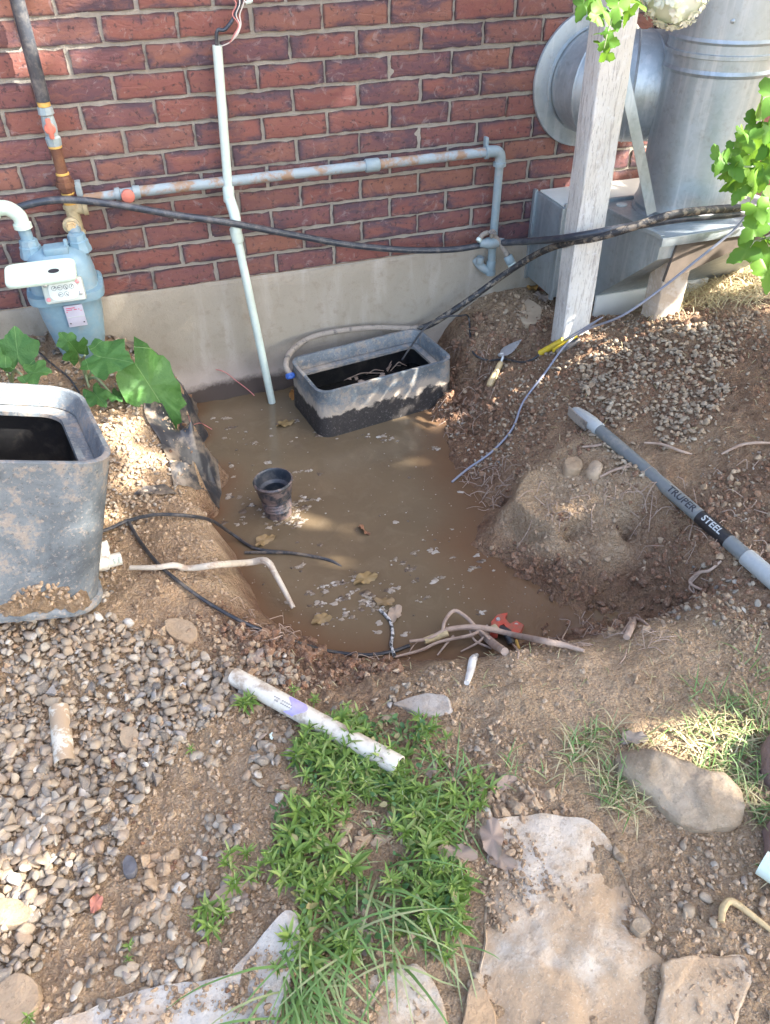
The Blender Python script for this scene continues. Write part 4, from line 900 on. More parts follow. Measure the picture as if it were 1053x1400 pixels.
for k in range(8):
    a = k * math.pi / 4; d = PY(399, 521, -.2) - PY(396, 510, -.185); d /= np.linalg.norm(d); u = np.cross(d, (0, 0, 1)); u /= np.linalg.norm(u); v2 = np.cross(d, u)
    mb.box(PY(396, 510, -.185) + d * .01 + .0155 * (math.cos(a) * u + math.sin(a) * v2), (.003, .003, .010))
part('rib', mb, M_BLUECAP, g)

# ------------------------------------------------------------------ valve boxes
def ringrect(L, D, z, rad, seg=10):
    """rounded rectangle, counter-clockwise"""
    pts = []
    for cx, cy, a0 in ((L / 2 - rad, D / 2 - rad, 0), (-L / 2 + rad, D / 2 - rad, 90), (-L / 2 + rad, -D / 2 + rad, 180), (L / 2 - rad, -D / 2 + rad, 270)):
        for k in range(seg + 1):
            a = math.radians(a0 + 90 * k / seg); pts.append((cx + rad * math.cos(a), cy + rad * math.sin(a), z))
        # straight run to the next corner gets points too
    P = np.array(pts); out = []
    for i in range(len(P)):
        out.append(P[i]); q = P[(i + 1) % len(P)]; L2 = np.linalg.norm(q - P[i])
        if L2 > .06:
            for k in range(1, 8): out.append(P[i] + (q - P[i]) * k / 8)
    return np.array(out)
def valve_box(label, M, mat, L, D, H, flare, rad, wall_t=.012, ledge=.03, lip=True):
    """M: function from box coordinates (origin at bottom centre) to the world"""
    g = thing('valve_box', label, 'valve box', M(np.array([[0, 0, 0.0]]))[0])
    def wob(P, a=.003, s=0): return P + np.stack([a * fbm(P[:, 1] * 1, P[:, 2], 6, 2, 3 + s), a * fbm(P[:, 0], P[:, 2], 6, 2, 9 + s), 0 * P[:, 0]], -1)
    rings = []
    for t in np.linspace(0, 1, 9):
        f = flare * (1 - t) * 2; rings.append(M(wob(ringrect(L + f, D + f, H * t * .985, rad + f * .3))))
    rings.append(M(wob(ringrect(L + .002, D + .002, H * .995, rad)))); rings.append(M(wob(ringrect(L - .006, D - .006, H, rad - .002))))
    rings.append(M(ringrect(L - wall_t * 1.7, D - wall_t * 1.7, H - .001, rad - .006))); rings.append(M(ringrect(L - wall_t * 2.2, D - wall_t * 2.2, H - .006, rad - .008)))
    f = 0; rings.append(M(ringrect(L - .034, D - .034, H - .048, rad - .012)))
    mb = MB(); mb.loft(rings, cap=False); part('shell', mb, mat, g, ang=45)
    mb = MB(); mb.loft([M(ringrect(L - .033, D - .033, H - .050, rad - .012)), M(ringrect(L - .036 - ledge * 1.4, D - .036 - ledge * 1.4, H - .053, max(.012, rad - .03))), M(ringrect(L - .036 - ledge * 1.4, D - .036 - ledge * 1.4, H - .062, max(.012, rad - .03))), M(ringrect(L - .03, D - .03, H - .066, rad - .012))], cap=False); part('lid_ledge', mb, mat, g, ang=30)
    mb = MB(); mb.loft([M(ringrect(L - .032 + flare * 2 * (1 - t), D - .032 + flare * 2 * (1 - t), H * t, rad - .012)) for t in ((H - .066) / H, .5, .02)], cap=False); part('inner_wall', mb, M_INNER, g)
    if lip:
        f = flare * 2
        mb = MB(); mb.loft([M(ringrect(L + f, D + f, .022, rad)), M(ringrect(L + f + .018, D + f + .018, .020, rad + .009)), M(ringrect(L + f + .024, D + f + .024, .012, rad + .012)), M(ringrect(L + f + .020, D + f + .020, .002, rad + .01)), M(ringrect(L + f, D + f, 0, rad))], cap=False); part('bottom_lip', mb, mat, g, ang=60)
    return g
# the box standing in the water
yw = math.radians(8.5); cw = np.array([.058, -.222, 0])
def MW(P): P = np.asarray(P); return P @ rotz(yw).T + (cw[0], cw[1], -.56)
valve_box('valve box sunk in the pit water by the wall, blue-grey rim, black mud below', MW, M_BOXW, .512, .272, .305, .012, .045, lip=False)
mb = MB(); a = np.linspace(0, 2 * math.pi, 25)[:-1]
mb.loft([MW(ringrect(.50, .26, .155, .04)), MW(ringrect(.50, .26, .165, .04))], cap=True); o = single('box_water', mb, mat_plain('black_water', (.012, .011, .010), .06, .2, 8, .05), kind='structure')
for k in range(9):
    px, py = 480 + rng.uniform(-5, 45), 519 - rng.uniform(-4, 10); p = MW(np.array([[0, 0, .165]]))[0]; c = PZ(px, py, p[2])
    mb = MB(); v_, f_ = stone_mesh(1, 300 + k); mb.add(v_ * rng.uniform(.007, .014, 3) * (1.2, 1, .6) + c, f_); single('root_clump', mb, M_ROOT, 'small tan root lump floating in the dark water inside the sunken box', 'root lump', 'root lumps inside the sunken box')
g = thing('root_tangle', 'thin pale roots arching out of the dark water inside the sunken box', 'roots', PZ(500, 512, -.39))
zb = -.395
for px0, py0, px1, py1, h in ((457, 517, 500, 506, .03), (480, 508, 530, 504, .02), (500, 508, 548, 500, .02), (528, 505, 556, 495, .045), (529, 507, 553, 492, .055), (530, 508, 550, 488, .03), (534, 507, 556, 500, .025), (470, 520, 520, 510, .015), (500, 512, 525, 507, .012)):
    A, B = PZ(px0, py0, zb), PZ(px1, py1, zb); mid = (A + B) / 2 + (0, 0, h)
    mb = MB(); mb.tube([A, (A * .6 + mid * .6) * .833, mid, (B * .6 + mid * .6) * .833, B], [.0016, .002, .0022, .002, .0014], 6); part('root', mb, M_ROOT, g)
# the box tipped on the gravel at the left
pb = np.array([-.885, -1.215, -.192]); yl, tx, ty = .177, .345, -.10; Lx, Dx, Hx = .49, .42, .365
def ML(P):
    P = np.asarray(P, float); x = P[:, 0] - Lx / 2; y = P[:, 1] + Dx / 2; z = P[:, 2]
    ct, st = math.cos(tx), math.sin(tx); cu, su = math.cos(ty), math.sin(ty); c, s = math.cos(yl), math.sin(yl)
    x, z = x * ct + z * st, -x * st + z * ct; y, z = y * cu - z * su, y * su + z * cu
    return np.stack([pb[0] + x * c - y * s, pb[1] + x * s + y * c, pb[2] + z], -1)
VB = valve_box('dusty grey-black plastic valve box tipped on the gravel at the left edge', ML, M_BOX, Lx, Dx, Hx, .004, .075, ledge=.045)
# dirt caught behind the lip of the tipped box
mb = MB(); NN, MM = 60, 34
gxx, gtt = np.meshgrid(np.linspace(.02, .225, NN), np.linspace(0, 1, MM)); prof = np.clip(1 - ((gxx - .125) / .095) ** 2, 0, 1) ** .6
edge_ = .080 * prof + .020 * fbm(gxx, 0 * gxx, 30, 3, 8)
hh = .020 + gtt * np.clip(edge_, .004, None); dep = -.010 + .026 * (1 - gtt) ** .7 * prof ** .5 + .020 * fbm(gxx, hh, 55, 4, 4) * (1 - gtt * .7)
mb.add(ML(np.stack([gxx, -Dx / 2 - dep, hh], -1).reshape(-1, 3)), [(i * NN + k, i * NN + k + 1, (i + 1) * NN + k + 1, (i + 1) * NN + k) for i in range(MM - 1) for k in range(NN - 1)])
o = part('caked_dirt', mb, M_SOIL, VB)
mb = MB()
for k in range(120):
    xx = rng.normal(.125, .04); c = ML(np.array([[np.clip(xx, .03, .2), -Dx / 2 - rng.uniform(.0, .010), .02 + rng.uniform(.0, .07) * max(.1, 1 - ((xx - .125) / .095) ** 2)]]))[0]; v_, f_ = stone_mesh(1, k, .3, .5); mb.add(v_ * rng.uniform(.003, .008) + c, f_)
o = part('dirt_crumbs', mb, M_CLOD, VB, smooth=False); o['kind'] = 'stuff'

# black pipe coupling in the water
pc = PZ(381, 700, WATER)
g = thing('pipe_coupling', 'black corrugated pipe fitting standing up out of the muddy water', 'pipe fitting', pc)
axd = np.array([-.04, .02, 1.0])
mb = MB(); pr = [(-.08, .040), (.0, .041), (.02, .040), (.026, .044), (.032, .040), (.038, .045), (.044, .040), (.050, .045), (.054, .041), (.062, .047), (.068, .046), (.076, .050), (.10, .054), (.108, .0535), (.112, .057), (.122, .059), (.126, .056), (.1255, .054)]
mb.lathe(pc, axd, [(.1255, .054), (.12, .051), (.115, .0515), (.09, .047), (.085, .036), (.06, .034), (-.06, .034)], 36, (False, False)); part('inner_sleeve', mb, M_HOSE, g, ang=35)
mb = MB(); mb.lathe(pc, axd, pr, 36, (True, False)); part('socket', mb, mat_paint('muddy_black_fitting', (.03, .034, .042), .3, (.17, .12, .105), .9, 26, .5, th=(.46, .54)), g, ang=35)
mb = MB(); mb.lathe(pc + (0, 0, .004), axd, [(.0, .034), (.001, .001)], 20); part('inner_water', mb, mat_plain('dark_water', (.01, .01, .01), .06, .1), g)

def PGW(px, py, lift=0.0):
    p = PG1(px, py, 0)
    if p[2] < WATER: p = PZ(px, py, WATER)
    p[2] += lift; return p
# ------------------------------------------------------------------ slabs and rocks
def resample(P, n, jit=0.0, seed=0):
    P = np.asarray(P, float); Q = np.vstack([P, P[:1]]); d = np.r_[0, np.cumsum(np.linalg.norm(np.diff(Q, axis=0), axis=1))]
    t = np.linspace(0, d[-1], n, endpoint=False); O = np.stack([np.interp(t, d, Q[:, k]) for k in range(P.shape[1])], -1)
    for _ in range(2): O = .5 * O + .25 * (np.roll(O, 1, 0) + np.roll(O, -1, 0))
    if jit: O[:, :2] += np.stack([jit * fbm(t * 1.0, 0 * t, 22, 3, seed), jit * fbm(t, 0 * t + 5, 22, 3, seed + 40)], -1)
    return O
def slab(name, px, h, mat, label, cat, n=72, bulge=0.0, rough=.004, edge=.93, sink=.04, tilt=None, group=None, layers=None, jit=.006):
    W = PG([p[0] for p in px], [p[1] for p in px]); O = resample(W[:, :2], n, jit, hash(label) % 97)
    c = O.mean(0); A = np.c_[W[:, :2] - c, np.ones(len(W))]; co, *_ = np.linalg.lstsq(A, W[:, 2], rcond=None)
    def top(P): return co[0] * (P[:, 0] - c[0]) + co[1] * (P[:, 1] - c[1]) + co[2]
    rings = []; sd = len(label)
    for s, f in ((1.0, -sink / h), (1.005, .0), (1.0, .45), (.985, .8), (edge + .03, .95), *[(edge * (1 - i / 22), 1.0) for i in range(22)]):
        P = c + (O - c) * s; z = top(P) + h * f
        if f >= .8: z = z + bulge * (1 - (s) ** 2) + rough * 2.2 * fbm(P[:, 0], P[:, 1], 11, 4, sd) + (layers(P) if layers else 0)
        else: P = P + .005 * np.stack([fbm(P[:, 0], P[:, 1] + f, 30, 2, 5), fbm(P[:, 0], P[:, 1] + f, 30, 2, 8)], -1)
        rings.append(np.c_[P, z])
    m = MB(); m.loft(rings); return single(name, m, mat, label, cat, group, ang=55)
M_BROCK = mat_slab('brown_rock', (.28, .195, .12), (.36, .265, .175), (.36, .24, .14), .7)
lay = lambda P: -.004 * np.clip(fbm(P[:, 0], P[:, 1], 4, 2, 3) * 14, 0, 1) + .004 * np.clip(fbm(P[:, 0], P[:, 1], 6, 3, 13) * 12 - 1, 0, 1)
slab('flagstone', [(672, 1128), (740, 1116), (800, 1122), (832, 1150), (855, 1205), (880, 1255), (925, 1290), (985, 1320), (990, 1390), (960, 1470), (700, 1470), (655, 1360), (665, 1240)], .0042, M_FLAG, 'large flat tan flagstone half covered in dirt, right of the weeds', 'flagstone', 110, rough=.0085, layers=lay, edge=.985)
slab('flagstone', [(905, 1318), (945, 1302), (985, 1312), (1020, 1306), (1028, 1330), (1012, 1370), (985, 1440), (885, 1450)], .011, M_FLAG, 'smaller smooth pale flagstone layer at the lower right corner', 'flagstone', 80, rough=.004, layers=lay)
slab('concrete_slab', [(70, 1400), (130, 1378), (220, 1352), (330, 1330), (368, 1290), (388, 1248), (408, 1252), (412, 1290), (398, 1350), (372, 1430), (360, 1480), (60, 1480)], .009, M_GREYC, 'grey broken concrete slab with dirt on it, bottom left by the grass', 'slab', 110, rough=.009, edge=.97)
slab('flagstone', [(450, 1370), (505, 1335), (570, 1320), (600, 1350), (612, 1420), (600, 1480), (440, 1480)], .004, M_FLAG, 'tan flagstone under the long grass blades at the bottom', 'flagstone', 80, rough=.005)
slab('boulder', [(836, 1042), (850, 1030), (880, 1034), (930, 1052), (985, 1072), (1014, 1092), (1020, 1112), (1004, 1136), (960, 1140), (925, 1128), (900, 1105), (866, 1082), (845, 1062)], .030, M_BOULD, 'long pale wedge-shaped boulder lying in the dry grass', 'boulder', 80, bulge=.012, rough=.013, edge=.80)
slab('red_stone', [(1036, 1030), (1045, 1010), (1075, 1000), (1110, 1020), (1110, 1075), (1060, 1085), (1040, 1065)], .045, M_REDST, 'dull red stone at the right edge level with the boulder', 'stone', 60, bulge=.02, rough=.006, edge=.86)
slab('red_stone', [(1040, 1140), (1056, 1112), (1110, 1110), (1115, 1180), (1056, 1185), (1042, 1170)], .035, M_REDST, 'dark red stone at the right edge above the cut white pipe', 'stone', 60, bulge=.015, rough=.006, edge=.88)
slab('slate_piece', [(536, 966), (560, 955), (582, 949), (612, 956), (618, 976), (604, 982), (578, 980), (556, 972)], .012, M_SLATE, 'thin grey slate piece on the soil above the weeds', 'slate', 60, rough=.004, jit=.004)
slab('flat_stone', [(632, 1402), (640, 1352), (648, 1336), (664, 1352), (680, 1384), (684, 1420), (660, 1440), (636, 1430)], .012, M_BROCK, 'tan pointed flat stone left of the large flagstone at the bottom', 'stone', 50, rough=.004)
slab('rock', [(766, 650), (772, 634), (790, 628), (798, 640), (792, 652), (776, 656)], .020, M_BROCK, 'squarish pale rock on the dug ledge', 'rock', 13, rough=.006, edge=.85, jit=.008)
slab('soil_lump', [(800, 655), (803, 640), (815, 634), (824, 642), (822, 655), (810, 660)], .016, M_CLOD, 'round brown soil lump beside the pale rock on the ledge', 'soil lump', 14, bulge=.006, rough=.008, edge=.8, jit=.003)
slab('paver', [(700, 425), (722, 412), (742, 424), (738, 442), (716, 450)], .012, M_PAVER, 'tan paver half buried in soil left of the white post', 'paver', 40, rough=.002, jit=.002)
slab('rock', [(222, 852), (245, 845), (272, 858), (276, 872), (258, 884), (232, 876)], .014, M_BROCK, 'broad brown rock in the gravel below the tipped box', 'rock', 16, rough=.006, jit=.004)
slab('rock', [(166, 1004), (176, 996), (190, 1002), (196, 1020), (184, 1032), (168, 1026)], .016, M_BROCK, 'brown flat rock in the gravel right of the broken pipe', 'rock', 16, rough=.006, jit=.003)
slab('rock', [(-10, 1240), (18, 1232), (48, 1242), (54, 1262), (30, 1276), (-12, 1270)], .018, M_BROCK, 'tan dusty rock at the left edge of the gravel near the bottom', 'rock', 16, rough=.006, jit=.004)
slab('rock', [(0, 1345), (28, 1332), (60, 1345), (58, 1385), (20, 1410), (-8, 1392)], .018, M_BROCK, 'yellowish rock at the bottom left corner', 'rock', 16, rough=.006, jit=.004)
slab('dark_pebble', [(170, 1185), (176, 1174), (186, 1176), (191, 1190), (186, 1202), (172, 1202)], .018, mat_plain('dark_grey_stone', (.11, .105, .11), .7, .3, 60, .4), 'dark grey block-like stone in the gravel', 'stone', 30, rough=.004, jit=.002)
slab('rock', [(860, 1270), (866, 1258), (884, 1262), (890, 1274), (872, 1284)], .015, M_BOULD, 'small pale stone on the soil right of the large flagstone', 'rock', 30, rough=.003, jit=.002)

# ------------------------------------------------------------------ pipes, tools and cables lying about
def rest(a, b, r, lift=0.0, n=12):
    """axis points of a straight rod lying on the ground between two image points"""
    A, B = PG1(*a), PG1(*b); t = np.linspace(0, 1, n)[:, None]; P = A + (B - A) * t; z = gh(P[:, 0], P[:, 1])
    # straight rod supported at its two highest points
    best = max((z[i] + (z[j] - z[i]) * 0, 0) for i in range(n) for j in range(n))
    k = np.polyfit(t[:, 0], z, 1); zz = k[0] * t[:, 0] + k[1]; zz += np.max(z - zz) * .75
    A[2], B[2] = zz[0] + r + lift, zz[-1] + r + lift; return A, B
A, B = rest((322, 934), (546, 1056), .0195)
g = thing('white_pipe', 'dirty white plastic pipe with a purple primer mark lying across the weeds', 'pipe', (A + B) / 2 - (0, 0, .02))
d = (B - A) / np.linalg.norm(B - A)
mb = MB(); ax_ = d; L_ = np.linalg.norm(B - A)
mb.lathe(A, ax_, [(.05, .016), (.0, .0165), (-.001, .0185), (0.0, .0195), (L_ * .25, .0196), (L_ * .5, .0195), (L_ * .75, .0196), (L_, .0195), (L_ + .001, .018), (L_, .0165), (L_ - .05, .016)], 28, (True, True)); part('tube', mb, M_PVCD, g, ang=35)
u = np.cross(d, (0, 0, 1)); u /= np.linalg.norm(u); n_ = np.cross(u, d)
def onrod(t, a, out=.0004): return A + d * t + (.0196 + out) * (math.cos(a) * n_ + math.sin(a) * u)
mb = MB(); aa = np.linspace(-.7, 1.3, 12)
top_ = [onrod(L_ * .375 + .010 * math.sin(3 * q), q) for q in aa]; bot_ = [onrod(L_ * .375 + .03 + .012 * math.cos(2.4 * q), q) for q in aa]
mb.add(np.array(top_ + bot_), [(i, i + 1, 13 + i, 12 + i) for i in range(11)]); part('primer_mark', mb, M_PURPLE, g)
mb = MB()
for row, a0 in enumerate((.25, .55)):
    for k in range(9):
        t0 = L_ * .285 + k * .0052 + row * .004; p = [onrod(t0, a0), onrod(t0 + .0034, a0), onrod(t0 + .0034, a0 + .12), onrod(t0, a0 + .12)]
        if rng.random() < .8: mb.add(np.array(p), [(0, 1, 2, 3)])
part('faint_print', mb, mat_plain('faded_print', (.22, .20, .19), .6, .1), g, smooth=False)
A, B = rest((84, 975), (92, 1050), .019, -.006)
mb = MB(); d = (B - A); L_ = np.linalg.norm(d)
mb.lathe(A, d, [(.03, .016), (0, .0165), (0, .019), (L_ * .5, .0195), (L_, .019), (L_, .0165), (L_ - .03, .016)], 22, (True, True)); single('broken_pipe', mb, mat_paint('dirt_covered_pipe', (.60, .55, .45), .7, (.33, .235, .15), .95, 26, .5, th=(.44, .52)), 'short dirty broken piece of white pipe in the gravel at the left', 'pipe', ang=35)
A, B = PG1(1034, 1190, .03), PG1(1085, 1225, .03); d = B - A; L_ = np.linalg.norm(d)
mb = MB(); mb.lathe(A, d, [(.05, .019), (0, .0195), (0, .022), (L_, .022)], 26, (True, True)); single('cut_white_pipe', mb, M_PVC, 'clean white pipe end poking in at the right edge', 'pipe', ang=35)
# white fitting by the box
p = PG1(150, 772, .012)
g = thing('white_fitting', 'small white plastic pipe fitting on the gravel beside the tipped box', 'pipe fitting', p)
mb = MB(); mb.lathe(p + (.03, 0, .0), (-1, -.15, .1), [(0, .012), (.0, .016), (.03, .016), (.032, .020), (.055, .020), (.055, .015), (.03, .013)], 20); part('socket', mb, M_FIT, g, ang=35)
mb = MB(); mb.lathe(p + (-.006, .0, .005), (-.1, .55, .8), [(0, .015), (.02, .016), (.026, .019), (.045, .019), (.045, .014), (.02, .012)], 20); part('branch_socket', mb, M_FIT, g, ang=35)
for k in range(3):
    mb = MB(); mb.box(p + (.028 - k * .012, -.014, .008), (.006, .010, .014), bev=.002); part('rib', mb, M_PVC, g)

# grey digging tool handle
A = PG1(806, 584, .018); B = PG1(1020, 772, .020); d = (B - A) / np.linalg.norm(B - A)
B2 = A + d * (np.linalg.norm(B - A) + .55); L_ = np.linalg.norm(B - A)
g = thing('digging_tool', 'long grey-handled digging tool lying along the edge of the gravel pile', 'digging tool', A)
u = np.cross(d, (0, 0, 1)); u /= np.linalg.norm(u); n_ = np.cross(u, d)
mb = MB(); mb.lathe(A, d, [(-.005, .016), (0, .0178), (L_ * 1.0, .0185)], 28); shaft = part('shaft', mb, M_GREYTUBE, g, ang=35)
a = np.arange(28) * 2 * math.pi / 28
def el(c, wu, wn, du=0, dn=0): return c + (wu * np.cos(a) + du)[:, None] * u + (wn * np.sin(a) + dn)[:, None] * n_ if np.ndim(wu) == 0 else None
def ell(c, wu, wn): return c + wu * np.cos(a)[:, None] * u + wn * np.sin(a)[:, None] * n_
mb = MB(); mb.loft([ell(A + d * .045, .0190, .0190), ell(A + d * .043, .0205, .0205), ell(A - d * .0, .0205, .020), ell(A - d * .03, .020, .017), ell(A - d * .055, .018, .011), ell(A - d * .075, .0145, .0065), ell(A - d * .082, .008, .003)]); part('socket', mb, M_SLEEVE, g)
mb = MB(); mb.strap([A + d * .01 + u * .021 - n_ * .004, A - d * .04 + u * .021 - n_ * .006, A - d * .088 + u * .015 - n_ * .008], .030, .003, u); part('ferrule_edge', mb, M_DRYMUD, g)
mb = MB(); mb.lathe(A + d * (L_ * .985), d, [(0, .0188), (.002, .0215), (.2, .022), (.52, .022), (.55, .012)], 28); part('sleeve', mb, M_SLEEVE, g, ang=30)
t1_, t2_ = L_ * .735, L_ * .895
mb = MB(); mb.lathe(A + d * t1_, d, [(0, .0182), (.0005, .0189), (t2_ - t1_, .0192), (t2_ - t1_ + .0005, .0185)], 28, (False, False)); bandp = part('black_band', mb, M_BLKBAND, g)
def lettering(txt, t0, size, mat, parent, rr, flip=1, a0=0.0):
    cu = bpy.data.curves.new('lettering', 'FONT'); cu.body = txt; cu.size = size; cu.align_x = 'LEFT'; cu.align_y = 'CENTER'; cu.offset = size * .025; cu.space_character = 1.05; cu.resolution_u = 3
    o = bpy.data.objects.new('lettering_tmp', cu); COL.objects.link(o); bpy.context.view_layer.update()
    me = bpy.data.meshes.new_from_object(o.evaluated_get(bpy.context.evaluated_depsgraph_get())); bpy.data.objects.remove(o)
    bm = bmesh.new(); bm.from_mesh(me)
    for k in np.linspace(-size * .45, size * .45, 9):
        bmesh.ops.bisect_plane(bm, geom=bm.verts[:] + bm.edges[:] + bm.faces[:], plane_co=(0, k, 0), plane_no=(0, 1, 0))
    base = np.array(parent['_o'])
    for v in bm.verts:
        an = a0 + v.co.y / rr * 1.0; q = A + d * (t0 + v.co.x) + rr * (math.cos(an) * nv + math.sin(an) * uv); v.co = Vector(q - base)
    bmesh.ops.recalc_face_normals(bm, faces=bm.faces); bm.to_mesh(me); bm.free(); me.materials.clear(); me.materials.append(mat)
    o = bpy.data.objects.new('lettering', me); COL.objects.link(o); o.parent = parent; o['_o'] = parent['_o']; return o
tocam = CAM - (A + d * t1_); tocam -= d * (tocam @ d); nv = tocam / np.linalg.norm(tocam); uv = np.cross(nv, d); uv = uv / np.linalg.norm(uv)
if uv[2] < 0: uv = -uv
lettering('TRUPER', t1_ - .112, .027, M_DARK, shaft, .0189, a0=.25)
lettering('STEEL', t1_ + .016, .024, M_SILVER, bandp, .01965, a0=.25)

# pointing trowel
p = PG1(694, 496, .022); q = PG1(668, 533, .012); j = PG1(686, 502, .030)
g = thing('trowel', 'small pointing trowel with a pale wooden handle on the soil by the pit', 'trowel', PG1(686, 505))
hd = (q - j) / np.linalg.norm(q - j)
tip = PG1(712, 474, .028); lft = PG1(684, 494, .024)
bd = (tip - lft); bl = np.linalg.norm(bd); bd /= bl; bw = np.cross(bd, (0, 0, 1)); bw /= np.linalg.norm(bw); bn = np.cross(bw, bd)
prof_ = [(0, .004), (.06, .012), (.16, .021), (.34, .024), (.6, .018), (.85, .008), (1.0, .0012)]
mb = MB(); rings = []
for t, wv in prof_: rings.append(np.array([lft + bd * bl * t + bw * wv, lft + bd * bl * t + bn * .0012, lft + bd * bl * t - bw * wv, lft + bd * bl * t - bn * .0012]))
mb.loft(rings); part('blade', mb, M_STEEL, g, ang=20)
mb = MB(); mb.tube([lft + bd * .01 + bn * .002, lft - bd * .006 + bn * .006, j + (0, 0, .012), j + hd * .012], [.005, .005, .005, .0055], 10); part('shank', mb, M_STEEL, g)
hs = j + hd * .010; hl = np.linalg.norm(q - hs)
mb = MB(); mb.lathe(hs, hd, [(0, .007), (.004, .009), (hl * .15, .0105), (hl * .35, .0098), (hl * .6, .0125), (hl * .85, .0135), (hl * .97, .011), (hl, .005)], 20); part('handle', mb, M_WOODH, g)
# yellow splice and yellow-black tube beside the post
g = thing('yellow_tube', 'yellow plastic tube with a cable running into it, at the foot of the white post', 'cable splice', PG1(752, 480))
A2, B2_ = PG1(737, 488, .013), PG1(770, 470, .014); dd_ = B2_ - A2; l2 = np.linalg.norm(dd_)
mb = MB(); mb.lathe(A2, dd_, [(0, .008), (.002, .0105), (l2 - .002, .0105), (l2, .007)], 18); part('sleeve', mb, M_YEL, g)
for k in range(3):
    mb = MB(); mb.tube([B2_, B2_ + dd_ * .15 + (0, 0, .004), PG1(779 + 2 * k, 468 - 3 * k, .012), PG1(786 + 3 * k, 463 - k, .010)], .0022, 6); part('wire', mb, (M_WIREG, M_WIREW, M_WIREG)[k], g)
g = thing('yellow_black_grip', 'black and yellow tool grip half hidden under the thin grey cable', 'tool grip', PG1(775, 478))
A2, B2_ = PG1(757, 486, .011), PG1(790, 468, .012); dd_ = B2_ - A2; l2 = np.linalg.norm(dd_)
mb = MB(); mb.lathe(A2 + (.004, -.006, 0), dd_, [(0, .005), (.004, .0105), (l2 * .5, .0125), (l2 * .9, .011), (l2, .006)], 16); part('black_grip', mb, M_BLACKP, g)
mb = MB(); mb.strap([A2 + (-.002, .006, .004), (A2 + B2_) / 2 + (-.002, .010, .005), B2_ + (.0, .006, .004)], .010, .008, (0, 0, 1)); part('yellow_edge', mb, M_YEL, g)

def wire(name, label, cat, pts, r, mat, seg=8):
    """pts: (px, py, lift) on the ground or (px, py, y, 'y') hanging at a depth"""
    P = []
    for q in pts: P.append(PY(q[0], q[1], q[2]) if len(q) == 4 else PGW(q[0], q[1], q[2]))
    mb = MB(); mb.tube(P, r, seg, sub=7); return single(name, mb, mat, label, cat)
wire('black_cable', 'thin black cable from the sunken box past the trowel to the yellow tube', 'cable',
     [(550, 492, -.19, 'y'), (562, 474, -.19, 'y'), (580, 450, -.19, 'y'), (605, 434, -.17, 'y'), (628, 432, -.19, 'y'), (640, 440, .02), (643, 465, .008), (647, 485, .008), (665, 495, .008), (690, 496, .014), (712, 498, .008), (728, 494, .008), (740, 486, .012)], .0036, M_WIREB)
wire('grey_cable', 'thin grey cable from the right-hand leaves down across the soil into the pit water', 'cable',
     [(1120, 250, -.72, 'y'), (1034, 287, -.72, 'y'), (1000, 318, -.71, 'y'), (950, 358, -.69, 'y'), (900, 398, -.66, 'y'), (850, 432, -.63, 'y'), (800, 458, .018), (772, 480, .022), (745, 515, .016), (715, 555, .016), (700, 590, .01), (672, 620, .006), (640, 642, .004), (618, 660, .003)], .0038, M_WIREG)
wire('black_cable', 'black cable arching from the tipped box over the left bank into the water', 'cable',
     [(60, 745, .012), (140, 731, .012), (175, 718, .014), (215, 710, .016), (262, 712, .016), (292, 720, .02), (320, 738, .02), (350, 752, .006), (395, 757, .004), (430, 762, .003), (455, 768, .001), (470, 776, -.006)], .0048, M_WIREB)
wire('black_cable', 'black cable running down the left bank and along the near rim of the pit', 'cable',
     [(176, 716, .014), (190, 740, .008), (215, 772, .008), (250, 802, .008), (290, 830, .008), (340, 857, .008), (400, 880, .010), (450, 893, .008), (500, 898, .008), (535, 893, .006), (560, 884, .004)], .0048, M_WIREB)
wire('cable_stub', 'short dark broken cable end floating across the black cable in the water', 'cable',
     [(335, 757, .004), (360, 757, .005), (400, 758, .005), (440, 764, .003)], .0045, M_BLACKP)
wire('braided_cord', 'black and white cord hanging over the near bank into the water', 'cord',
     [(520, 835, .004), (533, 850, .004), (537, 868, .006), (535, 885, .008), (540, 900, .006)], .0045, mat_paint('speckled_cord', (.03, .03, .03), .5, (.6, .58, .55), .9, 90, .2, th=(.5, .55)))
wire('red_wire', 'thin red wire curling along the wall foot beside the conduit', 'wire',
     [(250, 522, .01), (262, 512, .012), (300, 506, -.02, 'y'), (325, 522, -.03, 'y'), (345, 538, -.04, 'y'), (352, 548, -.06, 'y')], .0018, M_WIRER, 6)
wire('red_wire', 'short red wire end beside the black plastic film at the left bank', 'wire',
     [(258, 570, .006), (263, 582, .006), (275, 580, .004), (290, 588, .003)], .0016, M_WIRER, 6)
wire('thin_cord', 'thin dark cord behind the tipped box under the broad leaves', 'cord',
     [(20, 465, .01), (45, 478, .012), (70, 500, .012), (95, 520, .01), (110, 540, .006)], .003, M_WIREB)

